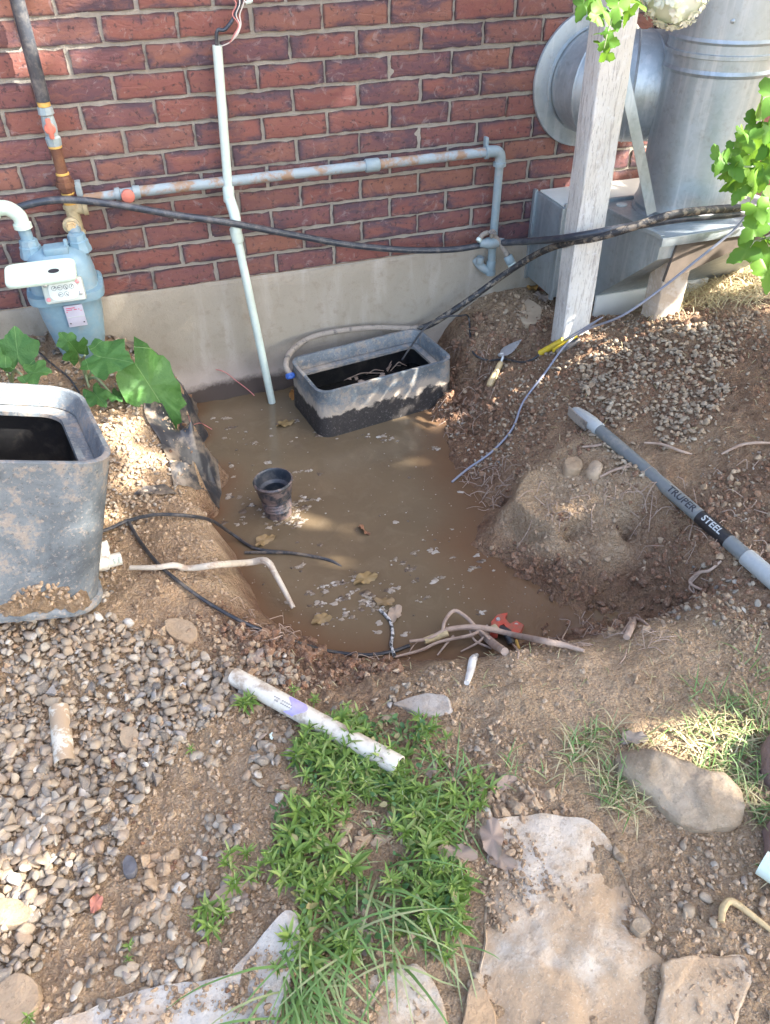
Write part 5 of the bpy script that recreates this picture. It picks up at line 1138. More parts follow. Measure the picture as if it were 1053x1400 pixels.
# peeled root stick and roots
def stick(name, label, cat, pts, radii, mat, seg=9, sub=5):
    P = np.array([PGW(q[0], q[1], q[2]) for q in pts]); P[1:-1] += rng.normal(0, .002, P[1:-1].shape)
    mb = MB(); mb.tube(P, radii, seg, sub=sub); return mb, P
mb, P_ = stick('', '', '', [(180, 781, .012), (215, 781, .014), (240, 779, .016), (262, 784, .016), (300, 792, .05), (345, 797, .08), (368, 800, .09), (382, 812, .07), (402, 838, .02)], [.006, .0065, .008, .0075, .0085, .009, .010, .008, .0065], M_STICK)
single('pale_stick', mb, M_STICK, 'pale peeled root reaching from the left bank out over the water', 'root')
g = thing('exposed_root', 'long pinkish root with rootlets along the near rim of the pit beside the red tool', 'root', PG1(680, 885))
for pts, rr in (([(560, 884, .02), (585, 880, .02), (612, 872, .035), (655, 871, .04), (700, 879, .035), (735, 887, .03), (765, 890, .02), (798, 893, .008)], [.004, .005, .0065, .0075, .0075, .0075, .007, .004]),
                ([(604, 876, .03), (608, 862, .045), (620, 853, .05), (635, 860, .045), (650, 870, .04), (665, 880, .03), (675, 890, .015)], [.004, .0045, .005, .005, .0045, .004, .003]),
                ([(655, 872, .03), (672, 884, .02), (690, 895, .01)], [.010, .011, .009]),
                ([(540, 900, .005), (575, 893, .012), (600, 884, .02), (640, 880, .03), (655, 874, .035)], [.003, .004, .004, .0045, .004]),
                ([(598, 898, .006), (612, 885, .02), (620, 878, .025)], [.002, .003, .003]), ([(630, 893, .006), (650, 886, .018), (662, 878, .025)], [.002, .003, .003]), ([(640, 870, .03), (650, 884, .02), (672, 890, .01)], [.002, .003, .003]), ([(760, 872, .01), (768, 882, .01), (782, 890, .006)], [.0015, .002, .0015]), ([(775, 865, .012), (770, 880, .01), (790, 886, .006)], [.0015, .002, .0015]), ([(700, 888, .02), (706, 894, .01), (708, 902, .004)], [.0025, .0025, .002])):
    mb, P_ = stick('', '', '', pts, rr, M_ROOT); part('root', mb, M_ROOT, g)
mb, P_ = stick('', '', '', [(580, 883, .018), (594, 880, .022), (612, 876, .03)], [.009, .010, .008], M_STICK); single('split_root', mb, M_STRAW, 'short cream split root end at the left of the exposed root', 'root')
mb, P_ = stick('', '', '', [(638, 936, .006), (643, 918, .008), (648, 905, .008), (652, 898, .006)], [.006, .009, .009, .005], M_PVC); single('white_stick', mb, mat_paint('white_bark', (.62, .60, .55), .7, (.35, .25, .18), .7, 40, .4), 'white curled scrap standing on the near rim of the pit', 'scrap')
mb, P_ = stick('', '', '', [(850, 868, .006), (862, 855, .012), (858, 850, .014), (875, 852, .012), (893, 866, .006)], [.003, .004, .004, .0035, .002], M_ROOT); single('twig', mb, M_ROOT, 'forked twig at the bottom of the dug hollow on the right', 'twig')
mb, P_ = stick('', '', '', [(855, 876, .012), (862, 864, .014), (868, 850, .012)], [.008, .008, .006], M_ROOT); single('root_stub', mb, M_ROOT, 'thick brown root stub in the dug hollow on the right', 'root')
g = thing('dry_root', 'dry grey root curling out of the right bank below the grey tool handle', 'root', PG1(955, 795))
for pts, rr in (([(985, 770, .008), (970, 783, .015), (955, 790, .018), (943, 798, .014), (945, 806, .01), (962, 810, .006)], [.003, .004, .0045, .0045, .004, .003]), ([(955, 790, .016), (940, 805, .012), (950, 815, .006)], [.002, .0025, .0015]), ([(943, 800, .012), (948, 812, .008), (942, 820, .004)], [.0015, .002, .0015])):
    mb, P_ = stick('', '', '', pts, rr, M_ROOT); part('root', mb, M_ROOT, g)
for lab, pts in (('long thin twig on the gravel pile right of the grey handle', [(880, 610, .012), (905, 614, .016), (930, 620, .012), (945, 624, .008)]), ('curved dry twig at the right edge of the gravel pile', [(985, 625, .010), (1010, 616, .016), (1035, 612, .014), (1056, 610, .010)]), ('short grey twig beside the upper end of the grey handle', [(796, 614, .008), (815, 611, .010), (830, 608, .008)]), ('thin twig on the ledge below the grey handle', [(820, 655, .008), (840, 648, .012), (860, 641, .008)])):
    mb, P_ = stick('', '', '', pts, [.003, .004, .0038, .0025][:len(pts)], M_ROOT); single('twig', mb, M_ROOT, lab, 'twig')
mb, P_ = stick('', '', '', [(985, 1262, .006), (985, 1245, .012), (1000, 1238, .012), (1030, 1258, .010), (1060, 1280, .006)], [.005, .0065, .006, .005, .004], M_ROOT); single('curved_root', mb, mat_plain('tan_root', (.46, .34, .18), .8, .3), 'tan curved root hooking round a stone near the right edge at the bottom', 'root')
# many fine rootlets on the pit walls and rim: nobody could count them
mb = MB()
for k in range(320):
    reg = [(480, 600, 860, 905), (330, 430, 830, 880), (640, 690, 640, 700), (570, 650, 555, 600), (700, 900, 670, 720), (760, 900, 840, 890), (860, 1040, 640, 800), (600, 680, 470, 540)][rng.integers(8)]
    px, py = rng.uniform(reg[0], reg[1]), rng.uniform(reg[2], reg[3]); a = rng.uniform(0, 6.28); l = rng.uniform(.02, .06); p = PG1(px, py, .003)
    if p[2] < WATER - .01: continue
    q = p + np.array([math.cos(a), math.sin(a), .1]) * l; q[2] = max(gh(q[0], q[1]) + .003, WATER); m_ = (p + q) / 2 + rng.normal(0, .008, 3) + (0, 0, .01)
    mb.tube([p, m_, q], rng.uniform(.0006, .0014), 4, sub=3)
single('rootlets', mb, M_ROOT, kind='stuff')

# red cutting tool half under water
p = PZ(690, 858, WATER + .012)
g = thing('red_tool', 'red pipe cutter lying half sunk in the muddy water at the near rim', 'pipe cutter', p)
mb = MB(); px_ = [(670, 868), (671, 852), (680, 842), (694, 840), (690, 848), (697, 856), (706, 852), (716, 858), (712, 868), (702, 874), (694, 866), (688, 858), (682, 862), (680, 872)]
O = np.array([PZ(a_, b_, WATER + .012) for a_, b_ in px_]); O[:, 2] += np.linspace(0, .01, len(O))
mb.loft([O - (0, 0, .012), O + (0, 0, .002), O * .97 + O.mean(0) * .03 + (0, 0, .006)]); part('body', mb, M_REDTOOL, g, ang=30)
mb = MB(); mb.tube([PZ(684, 858, WATER + .02), PZ(694, 866, WATER + .022), PZ(700, 880, WATER + .012)], [.008, .012, .010], 10); part('grip', mb, M_BLACKP, g)
mb = MB(); mb.box(PZ(677, 860, WATER + .022), (.016, .022, .012), rotz(.2), bev=.002); part('jaw', mb, M_BRASS, g)
for a_, b_ in ((681, 847), (706, 855)):
    mb = MB(); mb.lathe(PZ(a_, b_, WATER + .02), (0, 0, 1), [(0, .006), (.004, .005)], 12); part('rivet', mb, M_STEEL, g)
mb = MB(); mb.tube([PZ(706, 876, WATER + .02), PZ(710, 888, WATER + .03)], .004, 8); part('spring_pin', mb, M_ORNG, g)

# ------------------------------------------------------------------ black film at the left bank
def sheet(name, left, right, label, cat, mat, nu=40, nv=22, lift=.006, wr=.010):
    Lw = PG([p[0] for p in left], [p[1] for p in left]); Rw = PG([p[0] for p in right], [p[1] for p in right])
    def rs(P, n):
        d = np.r_[0, np.cumsum(np.linalg.norm(np.diff(P, axis=0), axis=1))]; return np.stack([np.interp(np.linspace(0, d[-1], n), d, P[:, k]) for k in range(3)], -1)
    Lw, Rw = rs(Lw, nu), rs(Rw, nu); V = []
    for i in range(nu):
        for k in range(nv):
            t = k / (nv - 1); tt_ = t + .05 * math.sin(i * .9) * t * (1 - t) * 4; p = Lw[i] * (1 - tt_) + Rw[i] * tt_
            h = gh(p[0], p[1]); z = max(h, p[2] - .02) + lift; V.append([p[0], p[1], z])
    V = np.array(V); V[:, 2] += wr * (1 - 2 * np.abs(fbm(V[:, 0] * 1.2, V[:, 1] * .7, 26, 3, 44))) * .7 + wr * .5 * fbm(V[:, 0], V[:, 1], 60, 2, 4)
    ed = .006 * fbm(V[:, 1], V[:, 0], 40, 3, 90); V[:, 0] += ed
    mb = MB(); mb.add(V, [(i * nv + k, i * nv + k + 1, (i + 1) * nv + k + 1, (i + 1) * nv + k) for i in range(nu - 1) for k in range(nv - 1)])
    return single(name, mb, mat, label, cat, ang=60)
sheet('landscape_film', [(150, 461), (180, 480), (198, 505), (200, 540), (198, 572), (216, 600), (230, 630), (240, 668)], [(178, 464), (214, 480), (246, 500), (268, 528), (284, 570), (296, 615), (302, 655), (300, 698)], 'crumpled black landscape film over the edge of the left bank', 'plastic film', M_FABRIC)
sheet('film_scrap', [(184, 676), (196, 668), (212, 666), (228, 664)], [(186, 680), (205, 678), (225, 680), (244, 680)], 'dark torn scrap of film on the left bank below the gravel', 'plastic film', M_FABRIC, 16, 8, .006, .006)

# ------------------------------------------------------------------ leaves
def leaf_mesh(kind, seed, mat):
    """unit leaf in its own xy plane: petiole at the origin, tip along +x, length 1"""
    gg = np.random.default_rng(seed); n = 44; th = np.linspace(-math.pi, math.pi, n, endpoint=False)
    if kind == 'mallow': r = .5 * (1 + .13 * np.cos(5 * th) + .05 * np.cos(11 * th + gg.uniform(0, 6)) + .02 * np.cos(23 * th)); sx = 1.05; sy = .95
    elif kind == 'long': r = .5 * (1 + .10 * np.cos(7 * th) + .05 * np.cos(13 * th + gg.uniform(0, 6)) + .025 * np.cos(23 * th)); sx = 1.1; sy = .62
    elif kind == 'maple': r = .42 * (1 + .30 * np.cos(3 * th) + .07 * np.cos(9 * th) + .07 * np.cos(17 * th + 1) + .05 * np.cos(5 * th)); sx = 1.1; sy = 1.05
    else: r = .5 * (1 + .06 * np.cos(5 * th + gg.uniform(0, 6)) + .08 * np.cos(3 * th + gg.uniform(0, 6)) + .05 * np.cos(2 * th + gg.uniform(0, 6)) + .04 * np.cos(13 * th + gg.uniform(0, 6))); sx = 1.0; sy = .62
    notch = 1 - .45 * np.exp(-((np.abs(th) - math.pi) / .35) ** 2) if kind != 'dead' else np.ones(n)
    r = r * notch; V = [[.5 * sx * .0 + .5, 0, 0]]; rings = (.3, .6, .85, 1.0)
    ph = gg.uniform(0, 6, 3)
    for s in rings:
        for k in range(n):
            x, y = r[k] * s * math.cos(th[k]) * sx, r[k] * s * math.sin(th[k]) * sy
            if kind == 'dead': z = .30 * y * y * (1 if seed % 2 else -1) + .12 * s * s * math.sin(3 * th[k] + ph[0]) * .6 + .05 * s ** 3 * math.sin(7 * th[k] + ph[1])
            elif kind == 'maple': z = -.30 * x * abs(x) + .05 * abs(y) - .35 * y * y + .045 * s * s * math.sin(4 * th[k] + ph[0])
            else: z = -.30 * x * abs(x) + .10 * abs(y) - .25 * y * y + .045 * s * s * math.sin(6 * th[k] + ph[0]) + .02 * s ** 3 * math.sin(15 * th[k] + ph[1])
            V.append([x + .5, y, z])
    Fc = [(0, 1 + k, 1 + (k + 1) % n) for k in range(n)]
    for q in range(3):
        for k in range(n): Fc.append((1 + q * n + k, 1 + (q + 1) * n + k, 1 + (q + 1) * n + (k + 1) % n, 1 + q * n + (k + 1) % n))
    me = bpy.data.meshes.new('leaf'); me.from_pydata(V, [], Fc); me.materials.append(mat); me.polygons.foreach_set('use_smooth', [True] * len(me.polygons)); me.update(); return me
def frame_xz(x, z):
    x = np.asarray(x, float); x = x / np.linalg.norm(x); z = np.asarray(z, float); z = z - x * (z @ x); z /= np.linalg.norm(z); return np.stack([x, np.cross(z, x), z], 1)
def place(o, p, Rm, s):
    sc = np.array([s, s, s]) if np.isscalar(s) else np.asarray(s, float)
    M4 = Matrix.Identity(4); A_ = Rm * sc
    for i in range(3):
        for k in range(3): M4[i][k] = A_[i, k]
        M4[i][3] = p[i]
    if o.parent is not None:
        M4 = Matrix.Translation(-Vector(o.parent.location)) @ M4
    o.matrix_local = M4
# broad-leaved plant behind the tipped box
root_p = PG1(118, 515)
g = thing('broad_leaf_plant', 'plant with large lobed green leaves below the gas meter', 'plant', root_p)
Mm = [leaf_mesh('mallow', 3, M_MALLOW), leaf_mesh('mallow', 5, M_MALLOW), leaf_mesh('long', 8, M_MALLOW)]
LV = [((116, 486), -.38, (173, 492), -.46, 1.0, 0, (0, -.6, 1)), ((103, 480), -.38, (80, 452), -.36, .85, 1, (.1, -.9, .7)), ((110, 488), -.36, (98, 470), -.42, .9, 1, (0, -.8, .8)), ((168, 472), -.33, (236, 574), -.40, 1.06, 2, (.25, -.75, .8)), ((122, 530), -.38, (142, 552), -.44, 1, 1, (.2, -.7, .8)), ((150, 535), -.38, (165, 546), -.42, 1, 1, (.3, -.5, .8))]
for (a_, ya, b_, yb_, sc_, kind, nz) in LV:
    P0, P1 = PY(*a_, ya), PY(*b_, yb_); o = bpy.data.objects.new('leaf', Mm[kind]); COL.objects.link(o); o.parent = g
    place(o, P0, frame_xz(P1 - P0, nz), np.linalg.norm(P1 - P0) * sc_)
    mb = MB(); mb.tube([root_p + (0, 0, -.01), (root_p + P0) / 2 + (0, 0, .02), P0], [.005, .004, .003], 7); part('stem', mb, M_STEM, g)
root2 = PG1(15, 520)
g = thing('broad_leaf_plant', 'plant with one broad green leaf rising behind the rim of the tipped box', 'plant', root2)
for (a_, ya, b_, yb_, sc_, kind, nz) in [((28, 510), -.42, (20, 452), -.36, 1.0, 0, (0, -.9, .6)), ((30, 512), -.45, (72, 505), -.5, .8, 1, (0, -.4, 1)), ((10, 512), -.44, (-40, 480), -.4, 1.0, 1, (0, -.8, .7))]:
    P0, P1 = PY(*a_, ya), PY(*b_, yb_); o = bpy.data.objects.new('leaf', Mm[kind]); COL.objects.link(o); o.parent = g
    place(o, P0, frame_xz(P1 - P0, nz), np.linalg.norm(P1 - P0) * sc_)
    mb = MB(); mb.tube([root2 + (0, 0, -.01), (root2 + P0) / 2 + (0, 0, .02), P0], [.005, .004, .003], 7); part('stem', mb, M_STEM, g)
# fallen leaves
DM = {}
def dead(px, py, size, ang, mat, label, water=False, lift=.008, tilt=.25):
    key = (mat.name, int(px) % 4)
    if key not in DM: DM[key] = leaf_mesh('dead', 20 + int(px) % 4, mat)
    o = bpy.data.objects.new('fallen_leaf', DM[key]); COL.objects.link(o)
    p = PZ(px, py, WATER + .006) if water else PG1(px, py, lift); s = size * (.75 if water else 1) / F * np.linalg.norm(p - CAM)
    x = np.array([math.cos(ang), math.sin(ang), 0]); Rm = frame_xz(x, (tilt * math.sin(px), tilt * math.cos(py) - .1, 1))
    place(o, p - Rm[:, 0] * s * .5, Rm, s); tag(o, label, 'leaf')
dead(311, 1234, 54, .3, M_DEADL, 'large beige fallen leaf beside small green weeds, lower left')
dead(493, 1282, 44, 1.7, mat_leaf('mauve_leaf', [(0, (.30, .21, .19)), (1, (.34, .25, .22))], trans=.08, rough=.7), 'mauve-brown fallen leaf on the long grass at the bottom')
dead(626, 1172, 46, 2.7, M_DEADL, 'pale curled leaf at the right edge of the weed patch')
dead(672, 1152, 48, 1.3, M_DEADL, 'upright curled beige leaf left of the large flagstone', tilt=1.1, lift=.02)
dead(684, 1176, 40, 2.2, M_DEADL, 'crumpled beige leaf beside the flagstone corner', tilt=.6)
dead(133, 1238, 22, 1.2, M_REDLEAF, 'small pinkish red leaf on the gravel at the left')
dead(462, 1240, 26, 1.9, M_DEADL, 'small torn beige leaf in the middle of the grass')
dead(692, 1072, 30, .4, M_DEADL, 'beige folded leaf on the soil right of the weeds', tilt=.5)
dead(350, 902, 30, 1.0, M_DEADL, 'jagged dry leaf on the gravel above the white pipe')
dead(865, 1012, 34, 2.9, mat_leaf('grey_brown_leaf', [(0, (.27, .22, .18)), (1, (.3, .25, .2))], trans=.05, rough=.7), 'grey-brown leaf at the tip of the boulder')
dead(925, 1048, 30, 2.6, M_DEADL, 'thin brown leaf against the back of the boulder', tilt=.8)
dead(1038, 1010, 14, .5, M_YLEAF, 'tiny yellow leaf in the grass at the right edge')
dead(390, 578, 34, .2, M_YLEAF, 'yellow leaf floating beside the sunken box', True)
dead(404, 538, 34, 1.0, mat_leaf('orange_brown_leaf', [(0, (.36, .17, .05)), (1, (.32, .15, .05))], trans=.1, rough=.5), 'orange-brown leaf between the conduit and the sunken box', True)
dead(362, 738, 38, .4, M_YLEAF, 'ochre leaf floating left of the coupling in the water', True)
dead(498, 724, 30, 1.8, mat_leaf('dark_red_leaf', [(0, (.17, .08, .05)), (1, (.2, .1, .06))], trans=.05, rough=.4), 'dark curled leaf standing in the middle of the water', True, tilt=1.0)
dead(500, 790, 44, .2, M_YLEAF, 'tan leaf cluster floating at the near side of the pit', True)
dead(526, 822, 34, 2.8, M_YLEAF, 'yellow-brown leaf floating near the hanging cord', True)
dead(540, 838, 40, 1.0, M_DEADL, 'brown sodden leaf beside the hanging cord in the water', True)
dead(440, 846, 36, 0.1, M_YLEAF, 'ochre leaf on the near water edge left of the cord', True)
dead(727, 396, 26, .6, mat_leaf('orange_leaf', [(0, (.45, .24, .07)), (1, (.42, .2, .06))], trans=.1, rough=.6), 'orange-brown leaf behind the foot of the white post')
dead(740, 408, 22, 2.0, M_DEADL, 'brown curled leaf in the litter behind the post', tilt=.8)
dead(748, 398, 22, 3.0, M_REDLEAF, 'dark reddish leaf against the duct box corner', tilt=.8)
dead(590, 1055, 24, 1.0, M_DEADL, 'brown dry leaf among the right side of the weeds', tilt=.6)
dead(252, 934, 20, 1.4, mat_plain('white_scrap', (.68, .68, .66), .5, .1), 'white chipped shard on the gravel above the soil patch')
dead(372, 949 + 60, 10, 1.4, M_PVC, 'tiny white petal left of the weed patch')

# ------------------------------------------------------------------ gravel, pebbles and crumbs of soil
def sample(poly, n, pad=1.0):
    """world points spread evenly over the ground inside an outline"""
    W = PG([p[0] for p in poly], [p[1] for p in poly]); lo, hi = W[:, :2].min(0), W[:, :2].max(0); out = np.zeros((0, 3)); tries = 0
    while len(out) < n and tries < 12:
        P = rng.uniform(lo, hi, (n * 3, 2)); z = gh(P[:, 0], P[:, 1]); Q = np.c_[P, z]
        k = in_poly(Q[:, 0], Q[:, 1], W[:, :2]); out = np.vstack([out, Q[k]]); tries += 1
    return out[:n]
def thin(P, sc, ang=0.0, lim=0.0, s=5):
    return P[fbm(P[:, 0], P[:, 1], sc, 3, s) > lim]
PA = [(-160, 850), (20, 845), (135, 845), (175, 850), (215, 880), (320, 905), (345, 950), (300, 990), (255, 1010), (225, 1060), (190, 1095), (170, 1160), (120, 1240), (60, 1320), (-20, 1440), (-160, 1440)]
PA2 = [(300, 905), (400, 895), (430, 930), (330, 960)]
PA3 = [(200, 1080), (400, 950), (400, 1240), (360, 1330), (60, 1400), (130, 1240)]
PB = [(790, 500), (830, 470), (900, 455), (960, 440), (1010, 470), (1000, 520), (985, 560), (960, 600), (905, 620), (890, 560), (850, 590), (905, 650), (860, 660), (800, 590)]
PB2 = [(720, 480), (800, 450), (1000, 420), (1120, 430), (1120, 720), (1050, 760), (960, 660), (860, 560), (790, 560), (700, 640), (650, 640), (690, 560)]
PC = [(140, 520), (235, 560), (250, 640), (240, 690), (170, 740), (140, 840), (120, 700)]
PD = [(-60, 440), (150, 462), (240, 510), (215, 560), (140, 560), (-60, 560)]
PE = [(640, 1060), (720, 1090), (1000, 1160), (1060, 1180), (1060, 1400), (640, 1400)]
PF = [(380, 900), (560, 925), (700, 960), (660, 1040), (560, 990), (420, 1000), (340, 960)]
peb = []   # position, radius
def addp(P, r0, r1, lift=.35, pile=0.0):
    r = rng.uniform(r0, r1, len(P)) * .80; P = P.copy(); P[:, 2] += r * lift + rng.uniform(0, pile, len(P)); peb.append(np.c_[P, r])
addp(sample(PA, 1150), .009, .0175, pile=.012); addp(sample(PA, 2300), .005, .011, pile=.008)
addp(sample([(-160, 1000), (60, 990), (110, 1100), (60, 1200), (-160, 1300)], 260), .012, .019, pile=.014)
addp(sample(PA2, 90), .008, .013); addp(thin(sample(PA3, 420), 7, lim=.06), .008, .015)
addp(sample(PB, 520), .007, .013, pile=.008); addp(thin(sample(PB, 900), 9, lim=-.15), .004, .009, pile=.004); addp(thin(sample(PB2, 1500), 6, lim=0), .004, .010); addp(sample(PB2, 500), .003, .007)
addp(sample(PC, 620), .005, .010, pile=.003); addp(sample(PD, 520), .006, .011, pile=.004)
addp(thin(sample(PE, 260), 6, lim=.02), .006, .014); addp(thin(sample(PF, 200), 9, lim=.05), .006, .011)
addp(sample([(900, 790), (1060, 770), (1060, 860), (920, 860)], 80), .005, .011); addp(sample([(600, 560), (700, 470), (730, 560), (690, 640), (640, 650)], 160), .005, .010)
peb = np.vstack(peb)
# stones do not lie on the slabs, in tools or in the water
def clear(P):
    px, py, zz = proj(P[:, :3]); k = P[:, 2] > WATER + .002
    for poly in ([(672, 1128), (740, 1116), (800, 1122), (832, 1150), (855, 1205), (880, 1255), (925, 1290), (1028, 1306), (1012, 1370), (985, 1440), (700, 1450), (655, 1360)], [(70, 1400), (220, 1352), (330, 1330), (388, 1248), (408, 1252), (412, 1290), (372, 1430), (60, 1460)], [(836, 1042), (880, 1034), (1014, 1092), (1020, 1112), (960, 1140), (866, 1082)], [(1035, 1005), (1100, 1000), (1100, 1180), (1035, 1180)], [(312, 930), (330, 920), (555, 1045), (545, 1062)], [(785, 555), (800, 550), (1060, 780), (1060, 810)]):
        k &= ~in_poly(px, py, poly)
    return k
peb = peb[clear(peb)]
n = len(peb)
px_s, py_s, dz_s = proj(peb[:, :3]); app = peb[:, 3] / dz_s * ((px_s > -10) & (px_s < PW + 10) & (py_s > 0) & (py_s < PH + 10))
order = np.argsort(-app); N_IND = 290
SB = [stone_mesh(3 if k < 5 else 2, 40 + k, .2, .45) for k in range(9)]; SBm = []
for v_, f_ in SB:
    me = fast_mesh('pebble', v_, f_, M_PEB); SBm.append(me)
rot = rand_rot(n, .35); scl = peb[:, 3:4] * np.stack([rng.uniform(.95, 1.55, n), rng.uniform(.75, 1.1, n), rng.uniform(.45, .8, n)], -1)
for i in order[:N_IND]:
    o = bpy.data.objects.new('pebble', SBm[i % 9]); COL.objects.link(o)
    place(o, peb[i, :3], rot[i], scl[i]); tag(o, 'smooth grey-brown river pebble lying loose among the gravel', 'pebble', 'river pebbles of the gravel bed')
idx = order[N_IND:]
GB = [stone_mesh(2, 60 + k, .24, .5) for k in range(10)]; onpile = (peb[idx, 0] > .3) & (peb[idx, 1] > -1.2)
for nm, m_, q in (('gravel', M_PEB, idx[~onpile]), ('pile_gravel', M_PEBB, idx[onpile])):
    V, Fc = scatter(GB, peb[q, :3], scl[q], rot[q]); obj(nm, fast_mesh(nm, V, Fc, m_), kind='stuff')
# crumbs: the ground's own colour, dry or moist
P = np.vstack([sample([(-100, 840), (420, 880), (560, 920), (980, 830), (1120, 900), (1120, 1440), (-100, 1440)], 26000), sample([(700, 640), (900, 650), (1100, 560), (1100, 880), (900, 870), (760, 890), (650, 760)], 7000), sample([(590, 580), (640, 420), (760, 400), (1100, 420), (1100, 640), (800, 620), (640, 660)], 7500), sample([(130, 520), (260, 540), (280, 700), (310, 800), (340, 880), (150, 840)], 3200), sample([(-100, 440), (150, 460), (250, 520), (100, 600), (-100, 600)], 600)])
Q = np.vstack([sample([(672, 1128), (740, 1116), (800, 1122), (832, 1150), (855, 1205), (880, 1255), (925, 1290), (930, 1470), (700, 1470), (655, 1360), (665, 1240)], 2600), sample([(905, 1318), (1028, 1330), (985, 1440), (885, 1450)], 300), sample([(70, 1400), (220, 1352), (330, 1330), (388, 1248), (412, 1290), (372, 1430), (60, 1480)], 1300)])
Q = Q[fbm(Q[:, 0], Q[:, 1], 7, 3, 28) + .12 * (proj(Q)[0] < 740) > -.02]; Q[:, 2] += rng.uniform(.002, .008, len(Q)); P = np.vstack([P, Q])
lim = fbm(P[:, 0], P[:, 1], 5, 3, 8)
smooth_zone = in_poly(*proj(P)[:2], [(620, 905), (800, 890), (960, 830), (1000, 860), (1000, 960), (900, 1010), (760, 1020), (640, 960)])
P = P[(lim > -.22) & (~smooth_zone | (rng.random(len(P)) < .18))]
Q = sample(PA, 6000); Q = Q[fbm(Q[:, 0], Q[:, 1], 11, 3, 33) > -.02]; Q[:, 2] += rng.uniform(0, .014, len(Q)); P = np.vstack([P, Q])
P = P[P[:, 2] > WATER]; n = len(P)
r = .0014 + .0062 * rng.random(n) ** 4; mo = base_h(P[:, 0], P[:, 1])[:, 2]; r *= 1 + .5 * (mo > .5)
P[:, 2] += r * .3; scl = r[:, None] * rng.uniform(.7, 1.25, (n, 3)); rot = rand_rot(n, .8)
wetm = mo + rng.normal(0, .12, n) > .52
CB = [stone_mesh(1, 80 + k, .3, .5) for k in range(6)]
for nm, m_, k in (('soil_crumbs', M_CLOD, ~wetm), ('moist_soil_crumbs', M_WETCLOD, wetm)):
    V, Fc = scatter(CB, P[k], scl[k], rot[k]); obj(nm, fast_mesh(nm, V, Fc, m_, False), kind='stuff')
# bigger broken lumps of soil in the cut and by the wall
P = np.vstack([sample([(650, 420), (745, 410), (740, 470), (640, 480)], 60), sample([(700, 760), (860, 770), (950, 800), (880, 870), (760, 870)], 60), sample([(330, 850), (560, 885), (540, 925), (400, 905)], 60), sample([(600, 470), (680, 480), (690, 560), (610, 560)], 70), sample([(160, 850), (420, 890), (420, 1000), (200, 1000)], 50), sample([(640, 1080), (760, 1080), (740, 1120), (660, 1160)], 50), sample([(180, 1180), (260, 1160), (250, 1250), (190, 1260)], 26), sample([(440, 1120), (560, 1110), (560, 1160), (460, 1180)], 24)])
P = P[P[:, 2] > WATER - .003]; n = len(P); r = rng.uniform(.007, .017, n); mo = base_h(P[:, 0], P[:, 1])[:, 2]
scl = r[:, None] * rng.uniform(.7, 1.2, (n, 3)) * (1, 1, .75); rot = rand_rot(n, .8); wetm = mo > .5
CB2 = [clod_mesh(90 + k) for k in range(6)]
for nm, m_, k in (('soil_clods', M_CLOD, ~wetm), ('moist_soil_clods', M_WETCLOD, wetm)):
    V, Fc = scatter(CB2, P[k], scl[k], rot[k]); obj(nm, fast_mesh(nm, V, Fc, m_, True), kind='stuff')

# foam and scum on the water
mb = MB(); mbd = MB(); cl = [(rng.uniform(290, 760), rng.uniform(560, 870)) for _ in range(45)] + [(rng.normal(490, 50), rng.normal(820, 18)) for _ in range(55)] + [(rng.normal(620, 50), rng.normal(760, 30)) for _ in range(22)] + [(rng.uniform(280, 420), rng.uniform(560, 720)) for _ in range(45)] + [(rng.normal(395, 25), rng.normal(705, 15)) for _ in range(24)] + [(rng.uniform(430, 560), rng.uniform(590, 606)) for _ in range(10)]
for px, py in cl:
    p = PZ(px, py, WATER)
    if gh(p[0], p[1]) > WATER - .004: continue
    big = rng.random() < .45
    for q in range(rng.integers(3, 8) if big else 1):
        c = p + np.array([rng.normal(0, .010), rng.normal(0, .007), 0]) * (1 if q else 0); rr = .002 + .006 * rng.random() ** 2; m_ = 11
        a = np.arange(m_) * 2 * math.pi / m_; f_ = 1 + .35 * rng.normal(size=m_); ring = np.stack([rr * 1.4 * f_ * np.cos(a), rr * f_ * np.sin(a), 0 * a], -1)
        tgt = mbd if rng.random() < .32 else mb
        tgt.loft([c + ring + (0, 0, .0003), c + ring * .75 + (0, 0, .0018), c + ring * .35 + (0, 0, .0022)], caps=(False, True))
single('foam_flecks', mb, M_FOAM, kind='stuff'); single('scum_flecks', mbd, M_SCUMD, kind='stuff')
P = np.array([PZ(rng.uniform(270, 760), rng.uniform(545, 880), WATER) for _ in range(420)]); P = P[gh(P[:, 0], P[:, 1]) < WATER - .003]; n = len(P)
V, Fc = scatter([stone_mesh(1, 3)], P, rng.uniform(.0007, .0022, (n, 1)) * np.array([[1.3, 1, .5]]), rand_rot(n, .1)); obj('floating_specks', fast_mesh('floating_specks', V, Fc, M_FOAM), kind='stuff')

# ------------------------------------------------------------------ weeds and grass
def lance(L, Wd, bend, seg=3):
    V = []; F_ = []
    for i in range(seg + 1):
        t = i / seg; wv = Wd * math.sin(math.pi * min(1, .12 + .88 * t) ** .8) * (1 if i < seg else 0) + .0004; x = L * t; z = bend * L * (t - .9 * t * t) * 1.6
        V += [[x, -wv, z + wv * .35], [x, 0, z], [x, wv, z + wv * .35]]
    for i in range(seg):
        for k in range(2): F_.append((i * 3 + k, i * 3 + k + 1, (i + 1) * 3 + k + 1, (i + 1) * 3 + k))
    return np.array(V), np.array(F_)
M_MIXLEAF = mat_leaf('mixed_small_leaf', [(0, (.05, .12, .035)), (.5, (.09, .18, .06)), (.75, (.16, .22, .07)), (.88, (.30, .26, .12)), (1, (.33, .22, .13))], trans=.15)
LB = [lance(1, .095, .25), lance(1, .08, .1), lance(1, .11, .4), lance(1, .09, -.05)]
